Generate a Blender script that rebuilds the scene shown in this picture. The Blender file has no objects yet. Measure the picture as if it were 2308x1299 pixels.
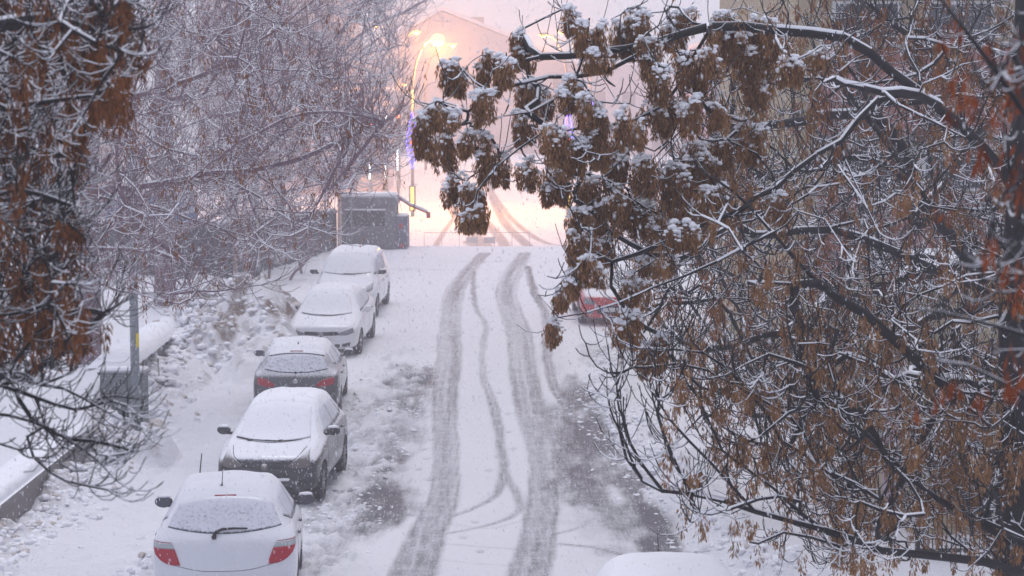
import bpy, bmesh, math, random
import numpy as np
from mathutils import Vector, Matrix
from mathutils.bvhtree import BVHTree
R = math.radians
random.seed(5); rng = np.random.default_rng(5)
SC = bpy.context.scene
COL = SC.collection

# ------------------------------------------------------------------ camera, world, sun, exposure
K = 1.28  # depth scale
F = 3282.0 * K; CX, CY = 1154.0, 649.5; HV = 255.0; CH = 6.0
PITCH = math.atan((CY - HV) / F)
cam = bpy.data.cameras.new('camera'); camo = bpy.data.objects.new('camera', cam); COL.objects.link(camo)
camo.location = (0, 0, CH); camo.rotation_euler = (math.pi / 2 - PITCH, 0, 0)
cam.sensor_width = 36; cam.lens = F / 2308 * 36; cam.clip_start = 0.1; cam.clip_end = 900
cam.dof.use_dof = True; cam.dof.focus_distance = 15.0 * K; cam.dof.aperture_fstop = 5.0
SC.camera = camo
SUN_EL, SUN_ROT = R(78), R(0)  # diffuse light from high overhead
w = bpy.data.worlds.new('World'); SC.world = w; w.use_nodes = True
nt = w.node_tree; nt.nodes.clear()
out = nt.nodes.new('ShaderNodeOutputWorld'); bg = nt.nodes.new('ShaderNodeBackground')
sky = nt.nodes.new('ShaderNodeTexSky'); sky.sky_type = 'NISHITA'; sky.sun_disc = False
sky.sun_elevation = SUN_EL; sky.sun_rotation = SUN_ROT; sky.dust_density = 1.2; sky.ozone_density = 4
hs = nt.nodes.new('ShaderNodeHueSaturation'); hs.inputs['Saturation'].default_value = 0.22
mx = nt.nodes.new('ShaderNodeMix'); mx.data_type = 'RGBA'; mx.blend_type = 'MULTIPLY'; mx.inputs[0].default_value = 1
mx.inputs[7].default_value = (0.92, 0.945, 1.08, 1)
nt.links.new(sky.outputs[0], hs.inputs['Color']); nt.links.new(hs.outputs[0], mx.inputs[6])
nt.links.new(mx.outputs[2], bg.inputs[0]); bg.inputs[1].default_value = 0.15
nt.links.new(bg.outputs[0], out.inputs[0])
sl = bpy.data.lights.new('sun', 'SUN'); sl.energy = 1.0; sl.angle = R(25); sl.color = (1, 0.96, 0.95)
so = bpy.data.objects.new('sun', sl); COL.objects.link(so)
so.rotation_euler = (-(math.pi / 2 - SUN_EL), 0, 0)
vs = SC.view_settings; vs.view_transform = 'Standard'; vs.look = 'None'; vs.gamma = 1; vs.exposure = 0.19
cy = SC.cycles
cy.use_denoising = True; cy.max_bounces = 6; cy.diffuse_bounces = 3; cy.glossy_bounces = 2
cy.transmission_bounces = 2; cy.volume_bounces = 2; cy.transparent_max_bounces = 8
cy.sample_clamp_indirect = 4.0; cy.caustics_reflective = False; cy.caustics_refractive = False
HAZE_DENSITY = 0.0042

# ------------------------------------------------------------------ helpers: pixels to points, tagging, meshes
_c, _s = math.cos(PITCH), math.sin(PITCH)
def P(u, v, d):  # d: depth before the depth scale
    d = d * K
    a = (u - CX) / F * d; b = -(v - CY) / F * d
    return np.array([a, d * _c + b * _s, CH - d * _s + b * _c])
_ky = np.array([-40, 5, 11, 16.5, 20, 23, 26, 29, 32, 35.4, 40, 46, 57, 58.5, 60, 62, 64.5, 71, 300]); _kz = np.array([.6, .6, .42, .12, -.12, -.25, -.30, -.26, -.16, .0, .20, .40, .645, .66, .5, -.2, -1.15, -1.15, -1.15])
def ZP(y): return ZP0(np.asarray(y, float) / K)
def ZP0(y):  # street profile: a dip, then a rise to the crest
    y = np.asarray(y, float); return sum(np.interp(y + k, _ky, _kz) for k in (-1.2, -.6, 0, .6, 1.2)) / 5 if np.all(y < 57) else np.where(y < 57, sum(np.interp(np.minimum(y, 57) + k, _ky, _kz) for k in (-1.2, -.6, 0, .6, 1.2)) / 5, np.interp(y, _ky, _kz))
def G(u, v, z=0.0):
    d = P(u, v, 1.0) - np.array([0, 0, CH]); zz = z
    for _ in range(12):
        t = (zz - CH) / d[2]; zz = z + float(ZP(min(58.0 * K, d[1] * t)))
    return d * t + np.array([0, 0, CH])
def GF(u, v):
    # far slope z = -1 + 0.05 (y - 70)
    d = P(u, v, 1.0) - np.array([0, 0, CH]); t = (-4.5 - CH) / (d[2] - 0.05 / K * d[1])
    return d * t + np.array([0, 0, CH])
def tag(o, label=None, cat=None, group=None, kind=None):
    if label: o['label'] = label
    if cat: o['category'] = cat
    if group: o['group'] = group
    if kind: o['kind'] = kind
    return o
def thing(name, label, cat, loc=(0, 0, 0), rz=0, group=None):
    o = bpy.data.objects.new(name, None); COL.objects.link(o); o.empty_display_size = 0.3
    o.location = loc; o.rotation_euler = (0, 0, rz); return tag(o, label, cat, group)
def link(name, me, parent=None, mat=None, smooth=False):
    o = bpy.data.objects.new(name, me); COL.objects.link(o)
    if parent is not None: o.parent = parent
    if mat is not None: me.materials.append(mat)
    if smooth: me.polygons.foreach_set('use_smooth', [True] * len(me.polygons))
    return o
def np_mesh(name, V, Fq):
    me = bpy.data.meshes.new(name); V = np.asarray(V, np.float32); Fq = np.asarray(Fq, np.int32)
    n, k = Fq.shape
    me.vertices.add(len(V)); me.vertices.foreach_set('co', V.ravel())
    me.loops.add(n * k); me.loops.foreach_set('vertex_index', Fq.ravel())
    me.polygons.add(n); me.polygons.foreach_set('loop_start', np.arange(0, n * k, k, dtype=np.int32))
    me.update(calc_edges=True); return me
def attr(me, name, vals):
    a = me.attributes.new(name, 'FLOAT', 'POINT'); a.data.foreach_set('value', np.asarray(vals, np.float32))
class MB:
    def __init__(s): s.bm = bmesh.new()
    def box(s, x0, x1, y0, y1, z0, z1, bev=0.0):
        r = bmesh.ops.create_cube(s.bm, size=1); vs_ = r['verts']
        for v in vs_: v.co = Vector((x0 + (v.co.x + .5) * (x1 - x0), y0 + (v.co.y + .5) * (y1 - y0), z0 + (v.co.z + .5) * (z1 - z0)))
        if bev > 0: bmesh.ops.bevel(s.bm, geom=list({e for v in vs_ for e in v.link_edges}), offset=bev, segments=2, affect='EDGES')
        return s
    def tube(s, pts, r, n=10, r2=None):
        pts = [Vector(p) for p in pts]; m = len(pts); rings = []
        for i, p in enumerate(pts):
            t = (pts[min(i + 1, m - 1)] - pts[max(i - 1, 0)]).normalized()
            ref = Vector((0, 0, 1)) if abs(t.z) < .9 else Vector((1, 0, 0))
            a = t.cross(ref).normalized(); b = t.cross(a)
            rr = r if r2 is None else r + (r2 - r) * i / (m - 1)
            rings.append([s.bm.verts.new(p + (a * math.cos(2 * math.pi * k / n) + b * math.sin(2 * math.pi * k / n)) * rr) for k in range(n)])
        for i in range(m - 1):
            for k in range(n): s.bm.faces.new((rings[i][k], rings[i][(k + 1) % n], rings[i + 1][(k + 1) % n], rings[i + 1][k]))
        s.bm.faces.new(rings[0][::-1]); s.bm.faces.new(rings[-1]); return s
    def blob(s, c, rx, ry, rz, sub=2, jit=0.0):
        r = bmesh.ops.create_icosphere(s.bm, subdivisions=sub, radius=1)
        for v in r['verts']:
            k = 1 + random.uniform(-jit, jit); v.co = Vector((c[0] + v.co.x * rx * k, c[1] + v.co.y * ry * k, c[2] + v.co.z * rz * k))
        return s
    def cyl(s, c, axis, r, h, n=24):
        a = Vector(axis).normalized() * h / 2; return s.tube([Vector(c) - a, Vector(c) + a], r, n)
    def quad(s, pts): s.bm.faces.new([s.bm.verts.new(p) for p in pts]); return s
    def poly_prism(s, pts2, y0, y1):  # x,z outline extruded in y
        a = [s.bm.verts.new((x, y0, z)) for x, z in pts2]; b = [s.bm.verts.new((x, y1, z)) for x, z in pts2]; n = len(a)
        s.bm.faces.new(a); s.bm.faces.new(b[::-1])
        for i in range(n): s.bm.faces.new((a[i], b[i], b[(i + 1) % n], a[(i + 1) % n]))
        return s
    def build(s, name, mat, parent=None, smooth=False):
        bmesh.ops.recalc_face_normals(s.bm, faces=s.bm.faces[:])
        me = bpy.data.meshes.new(name); s.bm.to_mesh(me); s.bm.free(); return link(name, me, parent, mat, smooth)
def vnoise(x, y, seed=0):
    xi = np.floor(x).astype(np.int64); yi = np.floor(y).astype(np.int64); fx = x - xi; fy = y - yi
    fx = fx * fx * (3 - 2 * fx); fy = fy * fy * (3 - 2 * fy)
    def h(a, b):
        n = (a * 374761393 + b * 668265263 + seed * 1442695041) & 0xffffffff
        n = ((n ^ (n >> 13)) * 1274126177) & 0xffffffff
        return ((n ^ (n >> 16)) & 0xffff) / 65535.0
    return (h(xi, yi) * (1 - fx) + h(xi + 1, yi) * fx) * (1 - fy) + (h(xi, yi + 1) * (1 - fx) + h(xi + 1, yi + 1) * fx) * fy
def fbm(x, y, sc, oct=4, seed=0):
    t = 0; a = 1; n = 0
    for i in range(oct): t = t + a * vnoise(x * sc * 2 ** i + 17.3 * i, y * sc * 2 ** i + 5.1 * i, seed + i); n += a; a *= .5
    return t / n
def sst(a, b, x): t = np.clip((x - a) / (b - a), 0, 1); return t * t * (3 - 2 * t)

# ------------------------------------------------------------------ materials
def mat(name, col, rough=0.6, metal=0.0, noise=0.0, nscale=8.0, bump=0.0, emit=None, estr=0.0, spec=0.5):
    m = bpy.data.materials.new(name); m.use_nodes = True; t = m.node_tree; b = t.nodes['Principled BSDF']
    b.inputs['Base Color'].default_value = (*col, 1); b.inputs['Roughness'].default_value = rough
    b.inputs['Metallic'].default_value = metal; b.inputs['Specular IOR Level'].default_value = spec
    if emit: b.inputs['Emission Color'].default_value = (*emit, 1); b.inputs['Emission Strength'].default_value = estr
    if noise or bump:
        tc = t.nodes.new('ShaderNodeNewGeometry'); n = t.nodes.new('ShaderNodeTexNoise'); n.inputs['Scale'].default_value = nscale
        n.inputs['Detail'].default_value = 6; t.links.new(tc.outputs['Position'], n.inputs['Vector'])
        if noise:
            r = t.nodes.new('ShaderNodeMapRange'); r.inputs[3].default_value = 1 - noise; r.inputs[4].default_value = 1 + noise
            r.inputs[1].default_value = .3; r.inputs[2].default_value = .7
            mm = t.nodes.new('ShaderNodeMix'); mm.data_type = 'RGBA'; mm.blend_type = 'MULTIPLY'; mm.inputs[0].default_value = 1
            mm.inputs[6].default_value = (*col, 1); cc = t.nodes.new('ShaderNodeCombineColor')
            t.links.new(n.outputs[0], r.inputs[0])
            for i in range(3): t.links.new(r.outputs[0], cc.inputs[i])
            t.links.new(cc.outputs[0], mm.inputs[7]); t.links.new(mm.outputs[2], b.inputs['Base Color'])
        if bump:
            bp = t.nodes.new('ShaderNodeBump'); bp.inputs['Strength'].default_value = bump; bp.inputs['Distance'].default_value = .05
            t.links.new(n.outputs[0], bp.inputs['Height']); t.links.new(bp.outputs[0], b.inputs['Normal'])
    return m
SNOW = (0.86, 0.86, 0.90)
def snowy(name, col, rough=0.5, lo=0.3, hi=0.65, amp=0.5, nscale=14.0, metal=0.0, base_amt=0.0, coat=0.0, snowcol=SNOW):
    """surface with fresh snow lying on its upward faces"""
    m = mat(name, col, rough, metal); t = m.node_tree; b = t.nodes['Principled BSDF']; b.inputs['Coat Weight'].default_value = coat
    g = t.nodes.new('ShaderNodeNewGeometry'); sx = t.nodes.new('ShaderNodeSeparateXYZ'); t.links.new(g.outputs['Normal'], sx.inputs[0])
    n = t.nodes.new('ShaderNodeTexNoise'); n.inputs['Scale'].default_value = nscale; n.inputs['Detail'].default_value = 8; n.inputs['Roughness'].default_value = .7
    t.links.new(g.outputs['Position'], n.inputs['Vector'])
    a = t.nodes.new('ShaderNodeMath'); a.operation = 'MULTIPLY_ADD'; a.inputs[1].default_value = amp * 2
    t.links.new(n.outputs[0], a.inputs[0]); 
    s0 = t.nodes.new('ShaderNodeMath'); s0.operation = 'SUBTRACT'; t.links.new(sx.outputs[2], s0.inputs[0]); s0.inputs[1].default_value = amp
    t.links.new(s0.outputs[0], a.inputs[2])
    r = t.nodes.new('ShaderNodeMapRange'); r.interpolation_type = 'SMOOTHSTEP'; r.inputs[1].default_value = lo; r.inputs[2].default_value = hi
    r.inputs[3].default_value = base_amt
    t.links.new(a.outputs[0], r.inputs[0])
    mm = t.nodes.new('ShaderNodeMix'); mm.data_type = 'RGBA'; mm.inputs[6].default_value = (*col, 1); mm.inputs[7].default_value = (*snowcol, 1)
    t.links.new(r.outputs[0], mm.inputs[0]); t.links.new(mm.outputs[2], b.inputs['Base Color'])
    mr = t.nodes.new('ShaderNodeMapRange'); mr.inputs[3].default_value = rough; mr.inputs[4].default_value = .85
    t.links.new(r.outputs[0], mr.inputs[0]); t.links.new(mr.outputs[0], b.inputs['Roughness'])
    if metal:
        m2 = t.nodes.new('ShaderNodeMath'); m2.operation = 'MULTIPLY_ADD'; m2.inputs[1].default_value = -metal; m2.inputs[2].default_value = metal
        t.links.new(r.outputs[0], m2.inputs[0]); t.links.new(m2.outputs[0], b.inputs['Metallic'])
    bp = t.nodes.new('ShaderNodeBump'); bp.inputs['Strength'].default_value = .5; bp.inputs['Distance'].default_value = .02
    t.links.new(r.outputs[0], bp.inputs['Height']); t.links.new(bp.outputs[0], b.inputs['Normal'])
    return m
M = {}
M['snow'] = mat('snow', SNOW, .8, noise=.05, nscale=6, bump=.5)
M['snow_fine'] = mat('fresh_snow', (.88, .88, .92), .85)
M['concrete'] = snowy('concrete', (.19, .17, .165), .85, .55, .85, .25, 9)
M['cabinet'] = snowy('cabinet_metal', (.14, .165, .17), .5, .6, .9, .2, 9)
M['polemetal'] = mat('galvanised_pole', (.22, .25, .27), .5, .3, noise=.2, nscale=12)
M['yellow'] = mat('yellow_plate', (.75, .55, .03), .5)
M['red_paint'] = snowy('red_board', (.45, .05, .06), .5, .6, .9, .3, 9)
M['fence'] = snowy('dark_fence_panel', (.05, .05, .065), .7, .6, .9, .3, 9)
M['kiosk'] = snowy('grey_kiosk_panel', (.16, .16, .18), .6, .6, .9, .25, 9)
M['kiosk_blue'] = mat('blue_grey_panel', (.11, .13, .19), .6)
M['dark'] = mat('dark_rubber', (.02, .02, .023), .7)
M['black_plastic'] = snowy('black_plastic', (.018, .02, .024), .45, .55, .9, .4, 40)
M['chrome'] = mat('chrome', (.5, .5, .52), .25, 1.0)
M['rim'] = mat('wheel_rim', (.28, .29, .3), .4, .6)
M['blue_box'] = mat('blue_container', (.05, .16, .34), .6, noise=.2)
M['birch'] = mat('pinkish_post', (.55, .38, .34), .8, noise=.2)

def tree_mat(name, c0, c1, trans=0.0):
    m = mat(name, c0, .8); t = m.node_tree; b = t.nodes['Principled BSDF']
    a = t.nodes.new('ShaderNodeAttribute'); a.attribute_name = 'tint'
    mm = t.nodes.new('ShaderNodeMix'); mm.data_type = 'RGBA'; mm.inputs[6].default_value = (*c0, 1); mm.inputs[7].default_value = (*c1, 1)
    t.links.new(a.outputs['Fac'], mm.inputs[0]); t.links.new(mm.outputs[2], b.inputs['Base Color'])
    b.inputs['Specular IOR Level'].default_value = .2
    if trans:
        tr = t.nodes.new('ShaderNodeBsdfTranslucent'); t.links.new(mm.outputs[2], tr.inputs[0]); ms = t.nodes.new('ShaderNodeMixShader')
        ms.inputs[0].default_value = trans; t.links.new(b.outputs[0], ms.inputs[1]); t.links.new(tr.outputs[0], ms.inputs[2])
        t.links.new(ms.outputs[0], t.nodes['Material Output'].inputs[0])
    return m
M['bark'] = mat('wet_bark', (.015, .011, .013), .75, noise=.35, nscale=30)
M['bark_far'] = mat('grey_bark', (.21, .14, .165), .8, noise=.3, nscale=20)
M['keys'] = tree_mat('brown_seed_keys', (.10, .050, .025), (.50, .265, .12), .25)
M['keys_rust'] = tree_mat('rusty_seed_keys', (.095, .038, .018), (.42, .165, .052), .3)
M['keys_left'] = tree_mat('left_seed_keys', (.070, .031, .018), (.36, .145, .060), .25)
M['keys_orange'] = tree_mat('orange_seed_keys', (.09, .022, .016), (.42, .11, .034), .35)

# ground material
def ground_mat(name):
    m = mat(name, SNOW, .8); t = m.node_tree; b = t.nodes['Principled BSDF']; L = t.links
    g = t.nodes.new('ShaderNodeNewGeometry')
    def A(n): a = t.nodes.new('ShaderNodeAttribute'); a.attribute_name = n; return a.outputs['Fac']
    def N(sc, det=6, stretch=None):
        n = t.nodes.new('ShaderNodeTexNoise'); n.inputs['Scale'].default_value = sc; n.inputs['Detail'].default_value = det; n.inputs['Roughness'].default_value = .65
        if stretch:
            mp = t.nodes.new('ShaderNodeMapping'); mp.inputs['Scale'].default_value = stretch; L.new(g.outputs['Position'], mp.inputs[0]); L.new(mp.outputs[0], n.inputs['Vector'])
        else: L.new(g.outputs['Position'], n.inputs['Vector'])
        return n.outputs[0]
    def MA(op, a, b_, c=None):
        n = t.nodes.new('ShaderNodeMath'); n.operation = op
        for i, x in enumerate((a, b_, c)):
            if x is None: continue
            if isinstance(x, (int, float)): n.inputs[i].default_value = x
            else: L.new(x, n.inputs[i])
        return n.outputs[0]
    def MR(x, a, b_, c, d):
        n = t.nodes.new('ShaderNodeMapRange'); n.interpolation_type = 'SMOOTHSTEP'
        for i, q in enumerate((a, b_, c, d)): n.inputs[i + 1].default_value = q
        L.new(x, n.inputs[0]); return n.outputs[0]
    wear = A('wear'); dirt = A('dirt')
    streak = N(9, 6, (2.2, .16, 1)); fine = N(26, 8); med = N(3.2, 6)
    # streaks along the ruts and patchy slush
    x = MA('ADD', wear, MA('MULTIPLY', MA('SUBTRACT', streak, .5), MA('MULTIPLY', wear, 1.1)))
    x = MA('ADD', x, MA('MULTIPLY', MA('SUBTRACT', fine, .5), MA('ADD', MA('MULTIPLY', wear, 1.5), .02)))
    x = MA('ADD', x, MA('MULTIPLY', MA('SUBTRACT', med, .5), MA('MULTIPLY', wear, .9)))
    fac = MR(x, .07, .95, 0, 1)
    mm = t.nodes.new('ShaderNodeMix'); mm.data_type = 'RGBA'; mm.inputs[6].default_value = (.84, .84, .88, 1); mm.inputs[7].default_value = (.120, .118, .136, 1); L.new(fac, mm.inputs[0])
    d = MR(MA('ADD', dirt, MA('MULTIPLY', MA('SUBTRACT', N(2.6, 8), .5), MA('MULTIPLY', dirt, 3.2))), .15, 1.0, 0, 1)
    m2 = t.nodes.new('ShaderNodeMix'); m2.data_type = 'RGBA'; L.new(d, m2.inputs[0]); L.new(mm.outputs[2], m2.inputs[6]); m2.inputs[7].default_value = (.20, .145, .115, 1)
    L.new(m2.outputs[2], b.inputs['Base Color'])
    L.new(MR(fac, 0, 1, .85, .7), b.inputs['Roughness'])
    bp = t.nodes.new('ShaderNodeBump'); bp.inputs['Strength'].default_value = .8; bp.inputs['Distance'].default_value = .045
    L.new(MA('ADD', fine, MA('MULTIPLY', N(7, 6), 1.5)), bp.inputs['Height']); L.new(bp.outputs[0], b.inputs['Normal'])
    return m
M['ground'] = ground_mat('snow_covered_ground')

# ------------------------------------------------------------------ the ground: one height field, cut into road, pavements, yard
WALL1 = ((-7.0, 13.0), (-7.75, 27.6)); WALL2 = ((-7.8, 29.2), (-8.6, 38.0))
def wall_x(y): return np.where(y < 28.2, -7.0 + (y - 13) * (-.75 / 14.6), -7.75 - (y - 28.2) * (.85 / 9.8))
def road_right(y): return np.interp(y, [8, 18, 21, 26, 29, 32, 35, 38, 50, 62], [3.4, 3.1, 2.55, 2.15, 1.8, 1.62, 2.1, 2.7, 3.0, 3.2])
def base_z(y): return base_z0(np.asarray(y, float) / K)
def base_z0(y):
    z = ZP0(y)
    z = np.where(y > 71, np.maximum(z, -1 + .05 * (y - 70)), z)
    return np.where(y > 128, 1.9, z)
TR = [  # wheel tracks: (u, v, width px, strength)
 ([(925,1320,118),(965,1200,88),(995,1130,70),(1005,1050,60),(1003,960,58),(1003,880,56),(1012,800,58),(1014,730,46),(1022,665,42),(1048,620,40),(1092,570,30)], .47),
 ([(1190,1320,104),(1212,1200,84),(1224,1110,74),(1222,1020,70),(1200,930,74),(1180,850,68),(1172,760,60),(1148,690,52),(1143,650,50),(1160,610,44),(1182,570,32)], .47),
 ([(1065,610,10),(1072,690,12),(1095,735,14),(1086,800,13),(1090,860,15),(1116,920,22),(1130,1000,22),(1133,1060,22),(1112,1120,16),(1015,1166,12)], .5),
 ([(1135,1065,16),(1165,1120,20),(1163,1158,18),(1090,1185,12),(1010,1202,10)], .45),
 ([(1188,600,14),(1205,660,16),(1232,720,20),(1236,800,22),(1245,860,22),(1285,930,26),(1318,1010,30),(1325,1080,26),(1290,1140,18)], .6),
 ([(1240,1205,14),(1310,1188,18),(1352,1150,22),(1370,1110,20)], .4),
 ([(1060,605,26),(1040,650,24),(1030,720,20),(1020,860,18)], .35),
 ([(1260,1225,8),(1340,1234,8),(1400,1250,8)], .6), ([(1020,1180,6),(1100,1190,6),(1180,1172,6)], .35), ([(1010,1225,6),(1100,1232,6),(1200,1240,6)], .35),
 ([(1010,1262,5),(1090,1270,5),(1180,1272,5)], .3),
]
PATCH = [  # wet slushy patches: u, v, half width px, half height px, strength
 (935,855,85,36,.66),(925,900,65,60,.55),(895,960,85,55,.45),(865,1050,75,55,.62),(868,1120,75,80,.72),(740,1240,70,40,.35),(860,1000,80,40,.4),(790,1130,60,45,.5),(800,1040,60,40,.3),(730,1190,60,40,.35),
 (1310,900,75,60,.62),(1330,980,80,80,.7),(1300,1070,85,90,.6),(1290,1000,70,80,.55),(1380,1010,50,70,.55),(1430,1090,60,60,.6),(1465,1160,60,70,.75),(1490,1225,70,45,.75),(1570,1245,60,10,.6),(1360,800,60,30,.5),(1395,830,35,25,.6),(1330,780,70,10,.3),
 (1240,950,70,90,.42),(1340,1120,70,50,.5),(1400,1180,60,60,.45),(1250,1090,50,80,.35),(1000,850,50,60,.3),(900,608,230,2.5,.22),(1100,590,220,1.8,.25),(930,582,150,1.5,.2),
 (1390,1240,80,22,.35),(1090,880,60,160,.12),(960,1180,90,90,.14),(1240,800,70,90,.2),(1060,700,130,60,.10),(1330,1180,120,60,.25)]
def poly_dist(X, Y, pts):
    """distance to polyline minus local half width, in metres"""
    best = np.full(X.shape, 9.0); lat = np.zeros(X.shape)
    for (a, b) in zip(pts[:-1], pts[1:]):
        ax, ay, aw = a; bx, by, bw = b; dx, dy = bx - ax, by - ay; L = dx * dx + dy * dy + 1e-9
        t = np.clip(((X - ax) * dx + (Y - ay) * dy) / L, 0, 1)
        dd = np.hypot(X - ax - t * dx, Y - ay - t * dy) - (aw + (bw - aw) * t); m = dd < best
        best = np.where(m, dd, best); lat = np.where(m, ((X - ax) * dy - (Y - ay) * dx) / math.sqrt(L), lat)
    return best, .62 + .75 * vnoise(lat * 13 + 40, Y * .22, 5) * (.6 + .4 * vnoise(lat * 30, Y * .5, 6))
def crvpts(pts, n=6):
    pts = [np.array(p, float) for p in pts]; o = []
    for i in range(len(pts) - 1):
        p0, p1, p2, p3 = pts[max(i - 1, 0)], pts[i], pts[i + 1], pts[min(i + 2, len(pts) - 1)]
        for k in range(n):
            t = k / n; o.append(.5 * (2 * p1 + (p2 - p0) * t + (2 * p0 - 5 * p1 + 4 * p2 - p3) * t * t + (3 * p1 - p0 - 3 * p2 + p3) * t ** 3))
    o.append(pts[-1]); return o
def ground():
    xs = np.concatenate([-np.geomspace(160, 30, 9), np.arange(-28, -14, 1.0), np.arange(-14, -9.6, .2), np.arange(-9.6, 4.2, .055), np.arange(4.2, 9, .15), np.arange(9, 30, 1.5), np.geomspace(31, 160, 8)])
    ys = [-30, -20, -10, 0, 5, 9]; y = 12.0
    while y < 64: ys.append(y); y += .045 + (y - 12) * .0028
    while y < 130: ys.append(y); y += .45
    ys += list(np.geomspace(131, 230, 12)); ys = np.array(ys)
    X, Y = np.meshgrid(xs, ys); wx = wall_x(np.clip(Y, 13, 50)); rr = road_right(Y)
    Z = base_z0(Y); near = sst(60.5, 57.5, Y)
    wear = np.zeros(X.shape); dirt = np.zeros(X.shape); sel = (Y > 11) & (Y < 66)
    wob = (fbm(X, Y, .9, 3, 9) - .5)
    for pts, st in TR:
        gp = [];
        for (u, v, wd) in crvpts(pts): g = G(u, v); gp.append((g[0], g[1] / K, wd / 2 * g[1] / F))
        d, sk = poly_dist(X[sel] + wob[sel] * .10, Y[sel], gp); wear[sel] = np.maximum(wear[sel], st * 1.12 * sk * sst(.10, -.05, d)) + .12 * st * sk * sst(.10, -.05, d) * (wear[sel] > .1)
    n1 = fbm(X, Y, 1.3, 5, 21); n3 = fbm(X * 1.6, Y * .5, 2.2, 5, 33)
    for (u, v, a, b_, st) in PATCH:
        g = G(u, v); sx = a * g[1] / F; g1 = G(u, v + b_); g0 = G(u, v - b_); sy = abs(g1[1] - g0[1]) / 2 / K
        q = np.hypot((X - g[0]) / sx, (Y - g[1] / K) / sy) + (n3 - .5) * 1.3
        wear = np.maximum(wear, st * 1.35 * sst(1.5, .1, q) * (Y < 58))
    rf = np.random.default_rng(77)
    for (pl, side) in (([(1075, 760), (1100, 850), (1128, 930), (1140, 1000), (1120, 1060)], 12), ([(968, 930), (962, 1000), (955, 1080), (940, 1170), (930, 1240)], 10), ([(1060, 1150), (1065, 1250)], 14)):
        q = np.array(crvpts(pl, 7)); 
        for i, (u, v) in enumerate(q[::2]):
            g = G(u + (side if i % 2 else -side) + rf.normal(0, 4), v); e = np.hypot((X - g[0]) / .085, (Y - g[1] / K) / .13); wear = np.maximum(wear, .42 * sst(1.2, .5, e)); Z = Z - .03 * sst(1.2, .4, e)
    # slush crumbs between the parked cars and the lane
    slush = sst(-3.9, -3.0, X) * sst(-1.75, -2.6, X + (n1 - .5) * 1.1) * sst(40, 33, Y)
    crumb = np.clip(fbm(X * 1.5, Y * 1.1, 3.4, 4, 50) - .47, 0, 1) * 4
    Z = Z + slush * (np.clip(crumb, 0, 1) * .085 + np.clip(fbm(X, Y, 7.5, 3, 52) - .5, 0, 1) * .16)
    wear = np.maximum(wear, slush * (.50 * sst(.56, .36, n3)) ) * (1 - .8 * slush * np.clip(crumb, 0, 1))
    dirt = np.maximum(dirt, slush * .12)
    # far street tracks
    far = Y > 72
    for pts in ([(1003,405,16),(1006,440,20),(1030,490,24),(1075,535,30),(1120,575,34)], [(1100,395,10),(1112,450,18),(1140,505,22),(1180,545,26),(1215,575,30)],
                [(1108,430,8),(1150,490,14),(1205,535,18),(1250,552,16),(1330,556,16)], [(1020,495,10),(990,540,14),(975,570,14)], [(1095,500,22),(1130,540,26),(1145,575,30)], [(1060,545,40),(1090,560,50),(1110,575,60)]):
        gp = [];
        for (u, v, wd) in crvpts(pts): g = GF(u, v); gp.append((g[0], g[1] / K, wd / 2 * g[1] / F))
        d, sk = poly_dist(X[far], Y[far], gp); wear[far] = np.maximum(wear[far], .62 * sst(.15, -.1, d))
    # smooth drifting, ruts
    Z = Z + (fbm(X, Y, .5, 4, 3) - .5) * .05 * near - wear * .018
    # left pavement: trodden path then shovelled bank at the wall
    inp = sst(-4.75, -5.1, X) * near * (X > wx)
    Z = Z + inp * .03 + inp * ((fbm(X, Y, 1.6, 4, 12) - .5) * .10 - np.clip(fbm(X, Y, 3.6, 3, 13) - .56, 0, 1) * .28)
    edge = X - wx; lump = fbm(X, Y, 1.5, 5, 41); lumps = np.clip(lump - .42, 0, 1) * 3
    bank = sst(1.35, .25, edge + (lump - .5) * 1.5) * near * (edge > -.05) * sst(11, 14, Y)
    Z = Z + bank * (.04 + .06 * sst(26, 30, Y) + .35 * lumps * sst(22, 30, Y) + .34 * lumps + .25 * np.clip(fbm(X, Y, 5.0, 4, 44) - .48, 0, 1))
    dirt = np.maximum(dirt, bank * sst(.36, .58, lump) * .55)
    ridge = np.exp(-((X + 4.75) / .28) ** 2) * near * sst(44, 38, Y); Z = Z + ridge * (.10 + .22 * np.clip(fbm(X, Y, 2.4, 4, 77) - .4, 0, 1) * 2)
    # shovelled mounds
    for (mx_, my_, rx, ry, h, sd) in ((-6.9, 37.0, 2.2, 2.8, 1.45, 60), (-5.9, 35.0, 1.3, 2.6, .8, 61), (-7.35, 33.0, .5, 2.0, .3, 62), (-6.42, 26.2, .42, .8, .55, 63), (-8.6, 40.5, 1.8, 2, .6, 64)):
        q = np.hypot((X - mx_) / rx, (Y - my_) / ry) + (fbm(X, Y, 1.1, 5, sd) - .5) * .75
        k = np.clip(1 - q, 0, 1); k = 1 - (1 - k) ** (2.2 if h < .7 else 1.5); rg_ = fbm(X, Y, 2.2, 5, sd + 9); Z = Z + h * k * (.75 + .5 * rg_) + (.5 + .5 * (h > .8)) * k ** .4 * (np.abs(fbm(X, Y, 4.0, 4, sd + 5) - .5) * .5 + np.clip(fbm(X, Y, 7.0, 3, sd + 6) - .5, 0, 1) * .35) * 1; dirt = np.maximum(dirt, sst(0, .25, k) * (.8 if h > .8 else .42) * sst(.32, .58, rg_))
    # yard behind the wall, higher
    yard = (X <= wx - np.where((Y > 13) & (Y < 38), .13, 0)) * near * (Y > -40)
    yz = ZP0(np.minimum(Y, 58)) + np.interp(Y, [25.5, 29.5, 38, 44], [.42, 1.0, .45, .35]) + np.clip(wx - X, 0, 8) * .09
    over = np.exp(-((wx - X - .25) / .35) ** 2) * np.where(Y < 28.2, .04, .22)
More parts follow.
